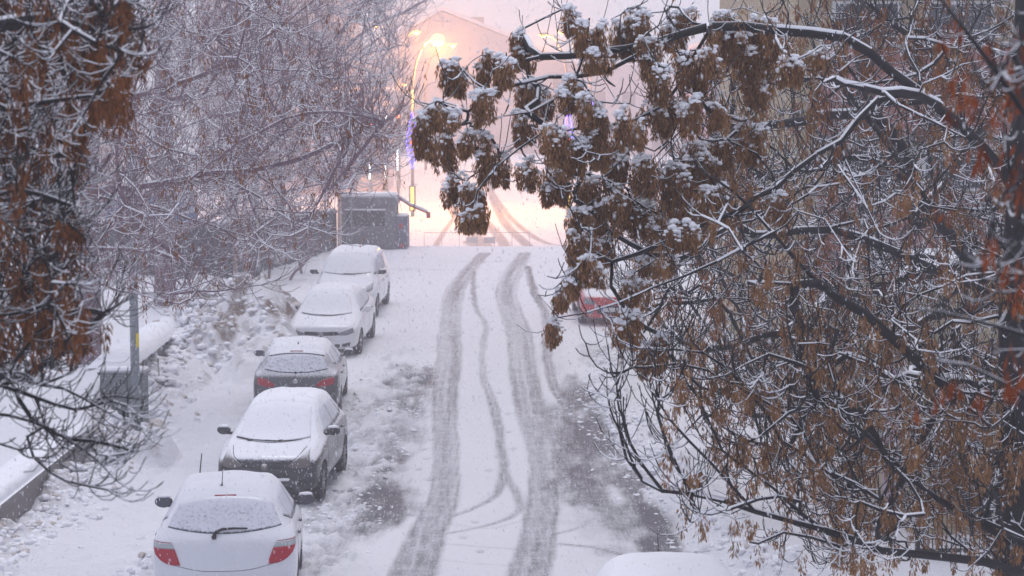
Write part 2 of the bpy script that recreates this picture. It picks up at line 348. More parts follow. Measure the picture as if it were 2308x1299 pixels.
    Z = np.where(yard > .01, yz + over * (.6 + .8 * fbm(X, Y, 1.4, 3, 90)) + (fbm(X, Y, .8, 4, 91) - .5) * .12, Z)
    dirt = np.where(yard > .01, dirt * .2, dirt)
    # right side: bank then flat pavement
    rb = X - rr; rbm = sst(-.15, .35, rb + (n1 - .5) * .7) * near * sst(11, 14, Y)
    Z = Z + rbm * (.10 + .20 * np.exp(-((rb - .6) / .5) ** 2) * (.3 + 2.6 * np.clip(fbm(X, Y, 3.0, 5, 15) - .42, 0, 1)) + .10 * np.exp(-((rb - .5) / .6) ** 2) * np.clip(fbm(X, Y, 7.0, 3, 16) - .5, 0, 1) * 2)
    wear = wear * (1 - rbm * .97)
    V = np.stack([X, Y * K, Z], -1).reshape(-1, 3); ny, nx = X.shape
    idx = np.arange(ny * nx).reshape(ny, nx); Q = np.stack([idx[:-1, :-1], idx[:-1, 1:], idx[1:, 1:], idx[1:, :-1]], -1).reshape(-1, 4)
    cxx = X[:-1, :-1].ravel(); cyy = Y[:-1, :-1].ravel(); cw = wall_x(np.clip(cyy, 13, 50)); cr = road_right(cyy)
    lab = np.where(cyy > 59, 4, np.where(cxx < cw, 3, np.where(cxx < -4.9, 1, np.where(cxx > cr, 2, 0))))
    for k, nm in enumerate(('road', 'pavement', 'pavement', 'yard', 'far_road')):
        q = Q[lab == k]; un, inv = np.unique(q, return_inverse=True)
        me = np_mesh(nm, V[un], inv.reshape(-1, 4)); attr(me, 'wear', wear.ravel()[un]); attr(me, 'dirt', dirt.ravel()[un])
        tag(link(nm, me, None, M['ground'], True), kind='structure')
    def zat(x, y):
        i = min(max(np.searchsorted(ys, y / K), 0), ny - 1); j = min(max(np.searchsorted(xs, x), 0), nx - 1); return float(Z[i, j])
    return zat
ZAT = ground()

# ------------------------------------------------------------------ walls, cabinet, poles, fence
def wall_strip(name, a, b, h0, h1, zb, thick, label, cat):
    t = thing(name, label, cat, (a[0], a[1], 0)); ax, ay = 0, 0; bx, by = b[0] - a[0], b[1] - a[1]; n = 24
    m = MB(); L = math.hypot(bx, by); nx_, ny_ = by / L, -bx / L  # towards +x
    m.quad([(0, 0, zb), (bx, by, zb), (bx, by, h1), (0, 0, h0)])
    m.quad([(-nx_ * thick, -ny_ * thick, zb), (-nx_ * thick + bx, -ny_ * thick + by, zb), (bx - nx_ * thick, by - ny_ * thick, h1), (-nx_ * thick, -ny_ * thick, h0)])
    m.quad([(0, 0, h0), (bx, by, h1), (bx - nx_ * thick, by - ny_ * thick, h1), (-nx_ * thick, -ny_ * thick, h0)])
    for e in (0, 1): m.quad([(bx * e, by * e, zb), (bx * e, by * e, h1 if e else h0), (bx * e - nx_ * thick, by * e - ny_ * thick, h1 if e else h0), (bx * e - nx_ * thick, by * e - ny_ * thick, zb)])
    m.build('wall_face', M['concrete'], t)
    # coping
    c = MB(); o = .035
    for (z0, z1) in ((-.07, .02),):
        pts = [(nx_ * o, ny_ * o), (bx + nx_ * o, by + ny_ * o), (bx - nx_ * (thick + o), by - ny_ * (thick + o)), (-nx_ * (thick + o), -ny_ * (thick + o))]
        hh = [h0, h1, h1, h0]; lo = [c.bm.verts.new((p[0], p[1], h + z0)) for p, h in zip(pts, hh)]; hi_ = [c.bm.verts.new((p[0], p[1], h + z1)) for p, h in zip(pts, hh)]
        c.bm.faces.new(lo[::-1]); c.bm.faces.new(hi_)
        for i in range(4): c.bm.faces.new((lo[i], lo[(i + 1) % 4], hi_[(i + 1) % 4], hi_[i]))
    c.build('coping', M['concrete'], t)
    # snow lying along the top: lumpy loaf
    k = int(L / .09); rows = []
    prof = [(-.10, 0), (-.06, .5), (.03, .85), (.15, 1.0), (.35, 1.0), (.6, .8), (.8, .1)]
    V = []; Fq = []
    for i in range(k + 1):
        f = i / k; n_ = float(fbm(np.array([f * L]), np.array([a[1] * 1.0]), 1.3, 3, 7)[0]); n2 = float(fbm(np.array([f * L]), np.array([3.0]), 3.3, 3, 8)[0])
        H = (.12 + .30 * n_) * (1.0 if 'retain' in name else .62) * min(1, f * 14, (1 - f) * 14) ** .5
        for (q, hz) in prof:
            if name == 'garden_wall': q = max(q, .0) * .9 + (.02 if q < 0 else 0)
            x = bx * f - nx_ * (q + (-.06 * n2 if q < 0 else 0)); y = by * f - ny_ * (q + (-.06 * n2 if q < 0 else 0)); V.append((x, y, h0 + (h1 - h0) * f - .01 + H * hz + (.03 * (n2 - .5) if hz else -.02)))
    m_ = len(prof)
    for i in range(k):
        for j in range(m_ - 1): Fq.append((i * m_ + j, i * m_ + j + 1, (i + 1) * m_ + j + 1, (i + 1) * m_ + j))
    link('snow_cap', np_mesh('snow_cap', V, Fq), t, M['snow'], True)
    return t
wall_strip('garden_wall', [(x, y * K) for x, y in WALL1][0], [(x, y * K) for x, y in WALL1][1], .58, .16, -.9, .25, 'low dark concrete garden wall in the lower left corner with a flat snow cap', 'wall')
wall_strip('retaining_wall', [(x, y * K) for x, y in WALL2][0], [(x, y * K) for x, y in WALL2][1], .88, .50, -.9, .3, 'tall grey retaining wall with a thick rounded snow cap beyond the metal cabinet', 'wall')

def cabinet():
    p = (-7.58, 28.2 * K); t = thing('utility_cabinet', 'blue grey metal utility cabinet with a snowy lid at the pavement edge', 'cabinet', (p[0], p[1], float(ZP(28.2 * K)) - .02), R(-4))
    MB().box(-.42, .42, -.22, .22, 0, 1.22, .012).build('body', M['cabinet'], t)
    MB().box(-.46, .46, -.26, .26, 1.225, 1.28, .01).build('lid', M['cabinet'], t)
    d = MB().box(-.39, -.005, -.236, -.222, .12, 1.16, .005).build('door', M['cabinet'], t); MB().box(-.06, -.03, -.262, -.237, .6, .74, .005).build('handle', M['black_plastic'], d)
    MB().box(.005, .39, -.236, -.222, .12, 1.16, .005).build('door', M['cabinet'], t)
    s = MB(); s.box(-.45, .45, -.25, .25, 1.282, 1.345, .03); s.build('snow_cap', M['snow'], t, True)
cabinet()
def pole(x, y, h, label, name='utility_pole', band=True, r=.088, mt='polemetal'):
    z0 = float(ZP(y)) - .1; t = thing(name, label, 'pole', (x, y, z0))
    MB().tube([(0, 0, 0), (0, 0, h * .5), (.01, 0, h)], r, 14, r * .72).build('shaft', M[mt], t, True)
    if band:
        MB().box(.045, .10, -r - .002, -r + .03, 1.95, 2.22, .003).build('warning_plate', M['yellow'], t)
    MB().cyl((0, 0, .12), (0, 0, 1), r * 1.5, .24, 16).build('base_collar', M['concrete'], t, True)
pole(-7.18, 27.5 * K, 11, 'tall bluish grey metal pole with a yellow plate in front of the metal cabinet')
pole(G(568, 648)[0], 47.5 * K, 9.5, 'second bluish pole with a yellow plate, standing beyond the snow mound', r=.14)

def fence():
    a = np.array([-9.4, 45.5 * K]); b = np.array([-7.0, 57.6 * K]); d = b - a; L = np.linalg.norm(d); ang = math.atan2(d[1], d[0])
    t = thing('panel_fence', 'dark panel fence with snow on top running to the kiosk', 'fence', (a[0], a[1], .5), ang)
    n = 7; w_ = L / n
    for i in range(n):
        MB().box(i * w_ + .06, (i + 1) * w_ - .06, -.025, .025, .1, 2.0 - i * .06).build('panel', M['fence'], t)
        for k in range(5):
            pass
    for i in range(n + 1): MB().box(i * w_ - .055, i * w_ + .055, -.05, .05, -.4, 2.12 - i * .06, .01).build('post', M['fence'], t)
    for i in range(n): 
        s = MB(); s.box(i * w_ + .058, (i + 1) * w_ - .058, -.09, .09, 2.003 - i * .06, 2.14 - i * .06, .05); s.build('snow_cap', M['snow'], t, True)
    # front facing return towards camera-left
    t2 = thing('panel_fence', 'grey board fence facing the street behind the bare bushes', 'fence', (-13.4, 45.4 * K, .5))
    for i in range(4):
        MB().box(i + .04, i + .96, -.02, .02, .1, 2.1).build('panel', M['fence'], t2); MB().box(i - .04, i + .04, -.05, .05, -.4, 2.2, .01).build('post', M['fence'], t2)
fence()
def back_boards():
    # blue container and pinkish posts seen through the twigs
    t = thing('shipping_container', 'blue metal container behind the left trees', 'container', (-13.9, 56 * K, .4), R(12))
    MB().box(-1.7, 1.7, -1.1, 1.1, 0, 2.5, .02).build('body', M['blue_box'], t)
    for i in range(17): MB().box(-1.65 + i * .2, -1.57 + i * .2, -1.13, -1.105, .1, 2.4).build('rib', M['blue_box'], t)
    MB().box(-1.68, 1.68, -1.08, 1.08, 2.505, 2.68, .06).build('snow_cap', M['snow'], t, True)
    for (u, v, lab) in ((530, 645, 'left of the two pinkish posts by the board fence'), (555, 640, 'right of the two pinkish posts by the board fence'), (766, 570, 'pinkish post at the kiosk end of the dark fence')):
        g = G(u, v); h = 3.0; tp = thing('post', lab, 'post', (g[0], g[1], g[2] - .2)); MB().tube([(0, 0, 0), (0, 0, h)], .085, 12, .075).build('shaft', M['birch'], tp, True)
        MB().blob((0, 0, h + .02), .09, .09, .06, 2).build('snow_cap', M['snow'], tp, True)
back_boards()

def kiosk():
    t = thing('kiosk', 'grey street kiosk with blue side panel at the crest of the road', 'kiosk', (-5.55, 58.0 * K, .62)); z = 2.15
    MB().box(-1.22, .95, -1, 1, -.3, z - .38, .02).build('body', M['kiosk'], t)
    MB().box(-1.28, 1.02, -1.12, 1.1, z - .377, z - .08, .02).build('fascia', M['kiosk'], t)
    MB().box(-1.26, 1.0, -1.1, 1.08, z - .078, z + .07, .07).build('snow_cap', M['snow'], t, True)
    w_ = MB().box(-.95, .55, -1.05, -1.003, .95, 1.55, .01).build('hatch', M['black_plastic'], t)
    MB().box(-1.0, .6, -1.25, -1.006, 1.58, 1.63, .01).build('hatch_awning', M['snow_fine'], t)
    for i in range(3): MB().box(-1.2, .85, -1.03, -1.004, .1 + i * .25, .12 + i * .25).build('trim', M['kiosk_blue'], t)
    MB().box(.953, 1.42, -.9, .7, -.3, 1.3, .015).build('side_panel', M['kiosk_blue'], t)
    MB().box(1.1, 1.25, -.93, -.903, .85, 1.05).build('poster', M['red_paint'], t)
    MB().box(1.12, 1.3, -.93, -.903, .1, .25).build('poster', M['red_paint'], t)
    MB().box(.96, 1.41, -.88, .68, 1.302, 1.38, .03).build('snow_cap', M['snow'], t, True)
    # slanted snowy arm
    s = thing('barrier_arm', 'slanted snow covered arm with an end block, right of the grey kiosk', 'barrier', (-4.62, 58.2 * K, .6))
    MB().box(-.08, .08, -.08, .08, -.4, 2.15, .01).build('post', M['kiosk'], s)
    MB().tube([(0, 0, 2.1), (.55, -.05, 1.72), (1.28, -.1, 1.42)], .045, 8).build('arm', M['red_paint'], s, True)
    MB().tube([(0, 0, 2.17), (.55, -.05, 1.80), (1.25, -.1, 1.50)], .05, 8).build('snow_cap', M['snow'], s, True)
    MB().box(1.2, 1.36, -.18, -.02, 1.22, 1.48, .01).build('end_block', M['red_paint'], s)
    r = thing('sign_board', 'red square board on two posts behind the fence', 'sign', (-6.75, 56.5 * K, .3))
    MB().box(-.62, .62, -.03, .03, 2.75, 3.9, .01).build('board', M['red_paint'], r)
    for x in (-.5, .5): MB().tube([(x, .06, -.3), (x, .06, 3.8)], .035, 8).build('post', M['polemetal'], r, True)
    MB().box(-.62, .62, -.05, .05, 3.902, 3.97, .03).build('snow_cap', M['snow'], r, True)
kiosk()

# ------------------------------------------------------------------ cars
def car_mats(key, col, lo, hi, amp, metal=0.0, base=0.0):
    return snowy(key, col, .28, lo, hi, amp, 22, metal, base, .6)
PAINT = {
 'white1': car_mats('white_paint', (.76, .77, .82), .25, .65, .25),
 'dark': car_mats('charcoal_paint', (.016, .021, .027), .28, .62, .40),
 'grey': car_mats('grey_paint', (.075, .075, .085), .45, .85, .25, .3),
 'white2': car_mats('cream_white_paint', (.72, .73, .76), .25, .65, .25),
 'van': car_mats('van_white_paint', (.72, .73, .76), .2, .6, .25),
 'red': car_mats('red_paint_car', (.50, .015, .022), .6, 1.0, .35),
 'silver': car_mats('silver_paint', (.35, .36, .39), -.1, .3, .25)}
GLASS = {k: snowy('frosted_glass_' + k, (.055, .06, .085), .15, lo, hi, amp, sc_, coat=0, snowcol=(.80, .80, .85) if k == 'front' else (.74, .75, .82)) for k, lo, hi, amp, sc_ in
    (('rear1', -.25, .75, 1.3, 26), ('front', -.35, .25, .7, 18), ('rear3', -.1, .85, 1.2, 22), ('side', -.3, .75, .55, 18), ('mirror', .5, 1.2, .6, 30))}
LIGHT = {'tail': snowy('red_lens', (.42, .003, .018), .35, .95, 1.4, .45, 60, coat=0), 'tailw': snowy('clear_lens', (.42, .44, .46), .2, .6, .95, .4, 60), 'tail_snow': snowy('snowed_red_lens', (.52, .02, .04), .3, -.3, .35, .62, 70), 'tail3': snowy('dark_red_lens', (.36, .006, .015), .2, .95, 1.4, .5, 60),
         'head': snowy('headlamp_lens', (.20, .21, .24), .15, .5, 1.2, .45, 30, coat=.5), 'head_snow': snowy('snowed_headlamp', (.16, .14, .13), .2, .4, 1.15, .5, 40)}
M['plate'] = snowy('number_plate', (.60, .60, .62), .5, .45, .8, .35, 50); M['plate_blue'] = mat('plate_blue', (.03, .14, .55), .5); M['ink'] = mat('ink', (.02, .02, .02), .6)
M['tip'] = mat('antenna_black', (.02, .02, .022), .6)
HATCH = [(-2.0,.30,.58,.665,.66,.52),(-1.985,.24,.66,.75,.75,.58),(-1.93,.2,.74,.825,.80,.63),(-1.6,.2,.80,.89,.84,.67),(-1.25,.2,.87,.97,.85,.68),(-.98,.2,.91,1.02,.85,.66),
 (-.62,.2,.94,1.25,.85,.60),(-.28,.2,.955,1.415,.85,.57),(.2,.2,.97,1.485,.85,.565),(.8,.2,.985,1.48,.85,.56),(1.35,.2,1.0,1.43,.845,.545),(1.52,.2,1.0,1.37,.84,.54),(1.68,.2,.99,1.17,.835,.58),(1.8,.2,.97,1.03,.825,.63),(1.89,.22,.90,.95,.81,.66),(1.945,.24,.76,.80,.79,.66),(1.97,.25,.62,.655,.77,.66),(2.0,.28,.52,.575,.74,.62)]
VAN = [(-2.15,.30,.55,.62,.62,.48),(-2.1,.24,.66,.74,.74,.56),(-1.98,.2,.80,.88,.82,.64),(-1.7,.2,.92,1.02,.87,.70),(-1.35,.2,1.0,1.12,.88,.70),(-1.15,.2,1.04,1.20,.88,.68),
 (-.75,.2,1.08,1.50,.88,.67),(-.38,.2,1.1,1.74,.88,.66),(.1,.2,1.1,1.82,.88,.66),(.9,.2,1.1,1.83,.88,.66),(1.75,.2,1.1,1.80,.88,.66),(2.0,.2,1.08,1.70,.87,.66),(2.08,.2,1.0,1.3,.87,.68),(2.13,.22,.8,.9,.86,.68),(2.16,.26,.6,.68,.84,.68)]
def car_body(tab, W, H, L, paint, root, bow=.2, bowr=.12):
    t0 = np.array(tab, float); kx = W / (2 * t0[:, 4].max()); kz = H / t0[:, 3].max(); ky = L / (t0[-1, 0] - t0[0, 0])
    V = []; n = 16; Q = []
    for (y, zb, bl, top, w_, wt) in tab:
        g = max(0.0, min(1.0, (top - bl - .10) / .2))  # greenhouse amount
        p = [(0, zb), (w_ * .88, zb), (w_ * .985, zb + .12), (w_, (zb + bl) / 2 + .06), (w_ - .02, bl - .03), (w_ - .07 - .02 * (1 - g), bl + .015), (wt + .025, top - .07 * g - .022), (wt - .09, top - .008), (0, top + .02)]
        ring = [(x, z) for x, z in p] + [(-x, z) for x, z in p[-2:0:-1]]
        for x, z in ring: V.append((x * kx, y * ky, z * kz))
    m = len(tab)
    for i in range(m - 1):
        for j in range(n): Q.append((i * n + j, (i + 1) * n + j, (i + 1) * n + (j + 1) % n, i * n + (j + 1) % n))
    for i, fl in ((0, 1), (m - 1, 0)):
        o = i * n
        for j in range(8):
            a, b_, c, d = o + j, o + j + 1, o + (n - j - 1) % n, o + (n - j) % n
            f = (a, b_, c, d) if j not in (0, 7) else ((a, b_, c) if j == 0 else (a, b_, d))
            Q.append(f if fl else f[::-1])
    me = bpy.data.meshes.new('body'); me.from_pydata(V, [], Q); me.update()
    o = bpy.data.objects.new('tmp', me); COL.objects.link(o)
    md = o.modifiers.new('s', 'SUBSURF'); md.levels = 3; md.render_levels = 3
    dg = bpy.context.evaluated_depsgraph_get(); m2 = bpy.data.meshes.new_from_object(o.evaluated_get(dg))
    hl = L / 2; hw = W / 2
    for v in m2.vertices:
        x, y, z = v.co; q = (x / hw) ** 2
        if y < -hl * .5: v.co.y += bow * q * ((-y / hl - .5) * 2) ** 1.0
        if y > hl * .6: v.co.y -= bowr * q * ((y / hl - .6) * 2.5)
    # wheel arches
    o.modifiers.clear(); o.data = m2; cuts = []
    for wy in WHEEL_Y(L):
        for s in (-1, 1):
            c = MB(); c.cyl((s * (hw - .02), wy, .31), (1, 0, 0), .355, .5, 32); cuts.append(c.build('cut', None))
    for c in cuts:
        c.data.materials.clear(); b_ = o.modifiers.new('b', 'BOOLEAN'); b_.object = c; b_.operation = 'DIFFERENCE'; b_.solver = 'EXACT'
    dg = bpy.context.evaluated_depsgraph_get(); m3 = bpy.data.meshes.new_from_object(o.evaluated_get(dg))
    for c in cuts: bpy.data.objects.remove(c, do_unlink=True)
    bpy.data.objects.remove(o, do_unlink=True)
    m3.materials.clear(); body = link('body', m3, root, PAINT[paint], True); m3.name = 'body'
    m3.materials.append(M['dark'])
    for p in m3.polygons:
        c = p.center
        for wy in WHEEL_Y(L):
            if (c.y - wy) ** 2 + (c.z - .31) ** 2 < .358 ** 2 and abs(c.x) > hw - .28 and (abs(p.normal.x) < .3 or abs(c.x) < hw - .2): p.material_index = 1
    bm = bmesh.new(); bm.from_mesh(m2); bvh = BVHTree.FromBMesh(bm); bm.free()
    return body, bvh
def WHEEL_Y(L): return (-L * .315, L * .315)
def patch(bvh, sides, axis, sgn, off, mt, name, parent, nu=14, nv=10, thick=.02, split=None):
    """sheet bounded by bottom, top polylines (left to right) laid on the body; axis 'y' uses (x,z), axis 'x' uses (y,z)"""
    bot, top = sides
    def samp(pl, f):
        q = crvpts(pl, 6) if len(pl) > 2 else [np.array(pl[0], float), np.array(pl[1], float)]
        q = np.array(q); d = np.concatenate([[0], np.cumsum(np.hypot(*(q[1:] - q[:-1]).T))]); d /= d[-1]
        return np.array([np.interp(f, d, q[:, 0]), np.interp(f, d, q[:, 1])])
    V = []
    for j in range(nv + 1):
        for i in range(nu + 1):
            a = samp(bot, i / nu) * (1 - j / nv) + samp(top, i / nu) * (j / nv)
            if axis == 'y': org = Vector((a[0], sgn * 4, a[1])); d = Vector((0, -sgn, 0))
            else: org = Vector((sgn * 3, a[0], a[1])); d = Vector((-sgn, 0, 0))
            h = bvh.ray_cast(org, d)
            if h[0] is None:
                h = bvh.find_nearest(Vector((a[0], sgn * 1.9, a[1])) if axis == 'y' else Vector((sgn * .8, a[0], a[1])))
            nrm = h[1] if h[1].dot(-d) > 0 else -h[1]
            V.append(tuple(h[0] + nrm * off))
    Q = [(j * (nu + 1) + i, j * (nu + 1) + i + 1, (j + 1) * (nu + 1) + i + 1, (j + 1) * (nu + 1) + i) for j in range(nv) for i in range(nu)]
    me = bpy.data.meshes.new(name); me.from_pydata(V, [], Q); me.update()
    bm = bmesh.new(); bm.from_mesh(me)
    bmesh.ops.recalc_face_normals(bm, faces=bm.faces[:])
    avg = Vector(); 
    for f in bm.faces: avg += f.normal
    want = Vector((0, sgn, 0)) if axis == 'y' else Vector((sgn, 0, 0))
    if avg.dot(want) < 0: bmesh.ops.reverse_faces(bm, faces=bm.faces[:])
    ed = [e for e in bm.edges if e.is_boundary]; r = bmesh.ops.extrude_edge_only(bm, edges=ed)
    for v in [g for g in r['geom'] if isinstance(g, bmesh.types.BMVert)]:
        v.co -= want * thick
    bm.to_mesh(me); bm.free(); return link(name, me, parent, mt, True)
def mir(pl): return [(-x, z) for x, z in pl[::-1]]
def wheel(root, x, y, s):
    t = MB(); t.tube([(x - s * .20, y, .31), (x - s * .185, y, .31), (x - s * .02, y, .31), (x, y, .31)], .30, 28).build('wheel', M['dark'], root, True)
    w_ = root.children[-1] if root.children else None
def wheels(root, W, L):
    for wy in WHEEL_Y(L):
        for s in (-1, 1):
            x = s * (W / 2 - .015); m = MB(); n = 28
            prof = [(-.20, .26), (-.19, .30), (-.15, .315), (-.05, .315), (-.01, .30), (0, .27), (-.005, .21), (-.04, .20)]; rings = []
            for (dx, r) in prof: rings.append([m.bm.verts.new((x + s * dx, wy + r * math.cos(2 * math.pi * k / n), .31 + r * math.sin(2 * math.pi * k / n))) for k in range(n)])
            for a, b_ in zip(rings[:-1], rings[1:]):
                for k in range(n): m.bm.faces.new((a[k], a[(k + 1) % n], b_[(k + 1) % n], b_[k]))
            m.bm.faces.new(rings[0]); wo = m.build('wheel', M['dark'], root, True)
            r_ = MB(); r_.cyl((x - s * .05, wy, .31), (1, 0, 0), .205, .02, 24)
            for k in range(7):
                a = 2 * math.pi * k / 7; r_.tube([(x - s * .03, wy, .31), (x - s * .02, wy + .19 * math.cos(a), .31 + .19 * math.sin(a))], .022, 6)
            r_.build('rim', M['rim'], wo, True)
def mirror_(root, x, y, z, s, mt, fwd):
    """door mirror; glass faces +y (the rear)"""
    h = MB(); h.blob((x + s * .11, y, z), .115, .075, .078, 3); h.tube([(x - s * .03, y, z - .05), (x + s * .06, y, z - .045)], .028, 8)
    for v in h.bm.verts:
        if v.co.y > y + .035: v.co.y = y + .035
    o = h.build('mirror', mt, root, True)
    g = MB(); n = 20; r0 = [g.bm.verts.new((x + s * .115 + .097 * math.cos(2 * math.pi * k / n), y + .038, z + .062 * math.sin(2 * math.pi * k / n))) for k in range(n)]; g.bm.faces.new(r0)
    g.build('mirror_glass', GLASS['mirror'], o)
    sn = MB(); sn.blob((x + s * .11, y - .01, z + .066), .095, .055, .026, 2); sn.build('snow', M['snow_fine'], o, True)
def surf(bvh, x, z, sgn):
    h = bvh.ray_cast(Vector((x, sgn * 4, z)), Vector((0, -sgn, 0))); return h[0] if h[0] else Vector((x, sgn * 2, z))
def roof(bvh, x, y):
    h = bvh.ray_cast(Vector((x, y, 4)), Vector((0, 0, -1))); return h[0]
def plate(root, bvh, z, sgn, text, blur=False, w_=.52, x=0):
    p = surf(bvh, x, z, sgn); y = p.y + sgn * .012; yy = sorted((y, y + sgn * .015))
    o = MB().box(x - w_ / 2, x + w_ / 2, yy[0], yy[1], z - .057, z + .057, .003).build('number_plate', M['plate'], root)
    f = yy[1] if sgn > 0 else yy[0]; e = sorted((f + sgn * .001, f + sgn * .004)); lx = x - w_ / 2 if sgn < 0 else x + w_ / 2 - .045
    MB().box(lx + .002, lx + .043, e[0], e[1], z - .054, z + .054).build('plate_band', M['plate_blue'], o)
    return o, f
def side_windows(root, bvh, L, sc=1.0, van=False, z0=1.0, z1=1.36):
    for s in (-1, 1):
        if not van:
            patch(bvh, ([(-.72, z0 - .02), (.22, z0 + .01)], [(-.22, z1), (.22, z1 + .02)]), 'x', s, .004, GLASS['side'], 'side_window', root, 12, 6, .01)
            patch(bvh, ([(.30, z0 + .01), (1.12, z0 + .05)], [(.30, z1 + .02), (1.0, z1 - .0)]), 'x', s, .004, GLASS['side'], 'side_window', root, 12, 6, .01)
            patch(bvh, ([(1.19, z0 + .06), (1.46, z0 + .14)], [(1.06, z1 - .0), (1.30, z1 - .05)]), 'x', s, .004, GLASS['side'], 'side_window', root, 6, 5, .01)
        else:
            patch(bvh, ([(-1.0, 1.14), (.1, 1.14)], [(-.42, z1), (.1, z1 + .02)]), 'x', s, .004, GLASS['side'], 'side_window', root, 12, 6, .01)
            patch(bvh, ([(.22, 1.14), (1.2, 1.14)], [(.22, z1 + .02), (1.2, z1 + .02)]), 'x', s, .004, GLASS['side'], 'side_window', root, 12, 6, .01)
        # door shut lines and handles
        for yy in ((-.86, .26, 1.14) if not van else (-.95, .16, 1.3)):
            patch(bvh, ([(yy, .35), (yy + .012, .35)], [(yy, z0 - .08), (yy + .012, z0 - .08)]), 'x', s, .002, M['dark'], 'door_gap', root, 1, 10, .004)
        for yy in (.06, .92):
            q = bvh.ray_cast(Vector((s * 3, yy, z0 - .13)), Vector((-s, 0, 0)))[0]
            if q: xx = sorted((q.x - s * .005, q.x + s * .03)); MB().box(xx[0], xx[1], yy - .09, yy + .09, z0 - .145, z0 - .115, .008).build('door_handle', M['black_plastic'] if not van else M['chrome'], root, True)
def antenna(root, p, h, lean=(0, .25), shark=False):
    if shark:
        MB().poly_prism([(0, 0)], 0, 0) if False else None
        m = MB(); a = [m.bm.verts.new(v) for v in ((p.x - .02, p.y - .1, p.z - .01), (p.x + .02, p.y - .1, p.z - .01), (p.x + .02, p.y + .07, p.z - .01), (p.x - .02, p.y + .07, p.z - .01), (p.x, p.y + .05, p.z + .09))]
        for f in ((0, 1, 4), (1, 2, 4), (2, 3, 4), (3, 0, 4), (0, 3, 2, 1)): m.bm.faces.new([a[i] for i in f])
        return m.build('antenna', M['tip'], root)
    m = MB(); m.blob((p.x, p.y, p.z + .012), .03, .045, .022, 2); m.tube([(p.x, p.y, p.z), (p.x + lean[0] * .1, p.y + lean[1] * .1, p.z + .06)], .011, 8, .008); m.tube([(p.x + lean[0] * .1, p.y + lean[1] * .1, p.z + .06), (p.x + lean[0] * h, p.y + lean[1] * h, p.z + h)], .0055, 6, .004)
    return m.build('antenna', M['tip'], root, True)
def wiper(root, bvh, pts, sgn, wd=.018):
    q = []
    for x, z in pts: h = surf(bvh, x, z, sgn); q.append(Vector((x, h.y + sgn * .03, z + .012)))
    MB().tube(q, wd, 8, wd * .5).build('wiper', M['tip'], root, True)
def roof_snow(root, bvh, W, y0, y1, h=.05, zmin=1.2, mt='snow_fine'):
    """sheet of settled snow on the roof with a rounded edge"""
    nx_, ny_ = 22, 26; V = []; wd = W * .36
    for j in range(ny_ + 1):
        for i in range(nx_ + 1):
            fx = i / nx_ * 2 - 1; fy = j / ny_ * 2 - 1; x = fx * wd; y = (y0 + y1) / 2 + fy * (y1 - y0) / 2
            p = roof(bvh, x, y); e = max(abs(fx), abs(fy)); e = (1 - e ** 8) ** .5 if e < 1 else 0
            nz = float(fbm(np.array([x * 3 + W]), np.array([y * 3.0]), 1.2, 3, 4)[0])
            V.append((x, y, p.z - .006 + e * h * (.4 + 1.2 * nz)))
    Q = [(j * (nx_ + 1) + i, j * (nx_ + 1) + i + 1, (j + 1) * (nx_ + 1) + i + 1, (j + 1) * (nx_ + 1) + i) for j in range(ny_) for i in range(nx_)]
    return link('roof_snow', np_mesh('roof_snow', V, Q), root, M[mt], True)
def text_on(root, s, size, x, y, z, m, rz=0, name='lettering'):
    cu = bpy.data.curves.new(name, 'FONT'); cu.body = s; cu.size = size; cu.extrude = .001; cu.align_x = 'CENTER'; cu.align_y = 'CENTER'
    o = bpy.data.objects.new('t', cu); COL.objects.link(o); dg = bpy.context.evaluated_depsgraph_get(); me = bpy.data.meshes.new_from_object(o.evaluated_get(dg)); bpy.data.objects.remove(o, do_unlink=True)
    t = link(name, me, root, m); t.rotation_euler = (math.pi / 2, 0, rz); t.location = (x, y, z); return t

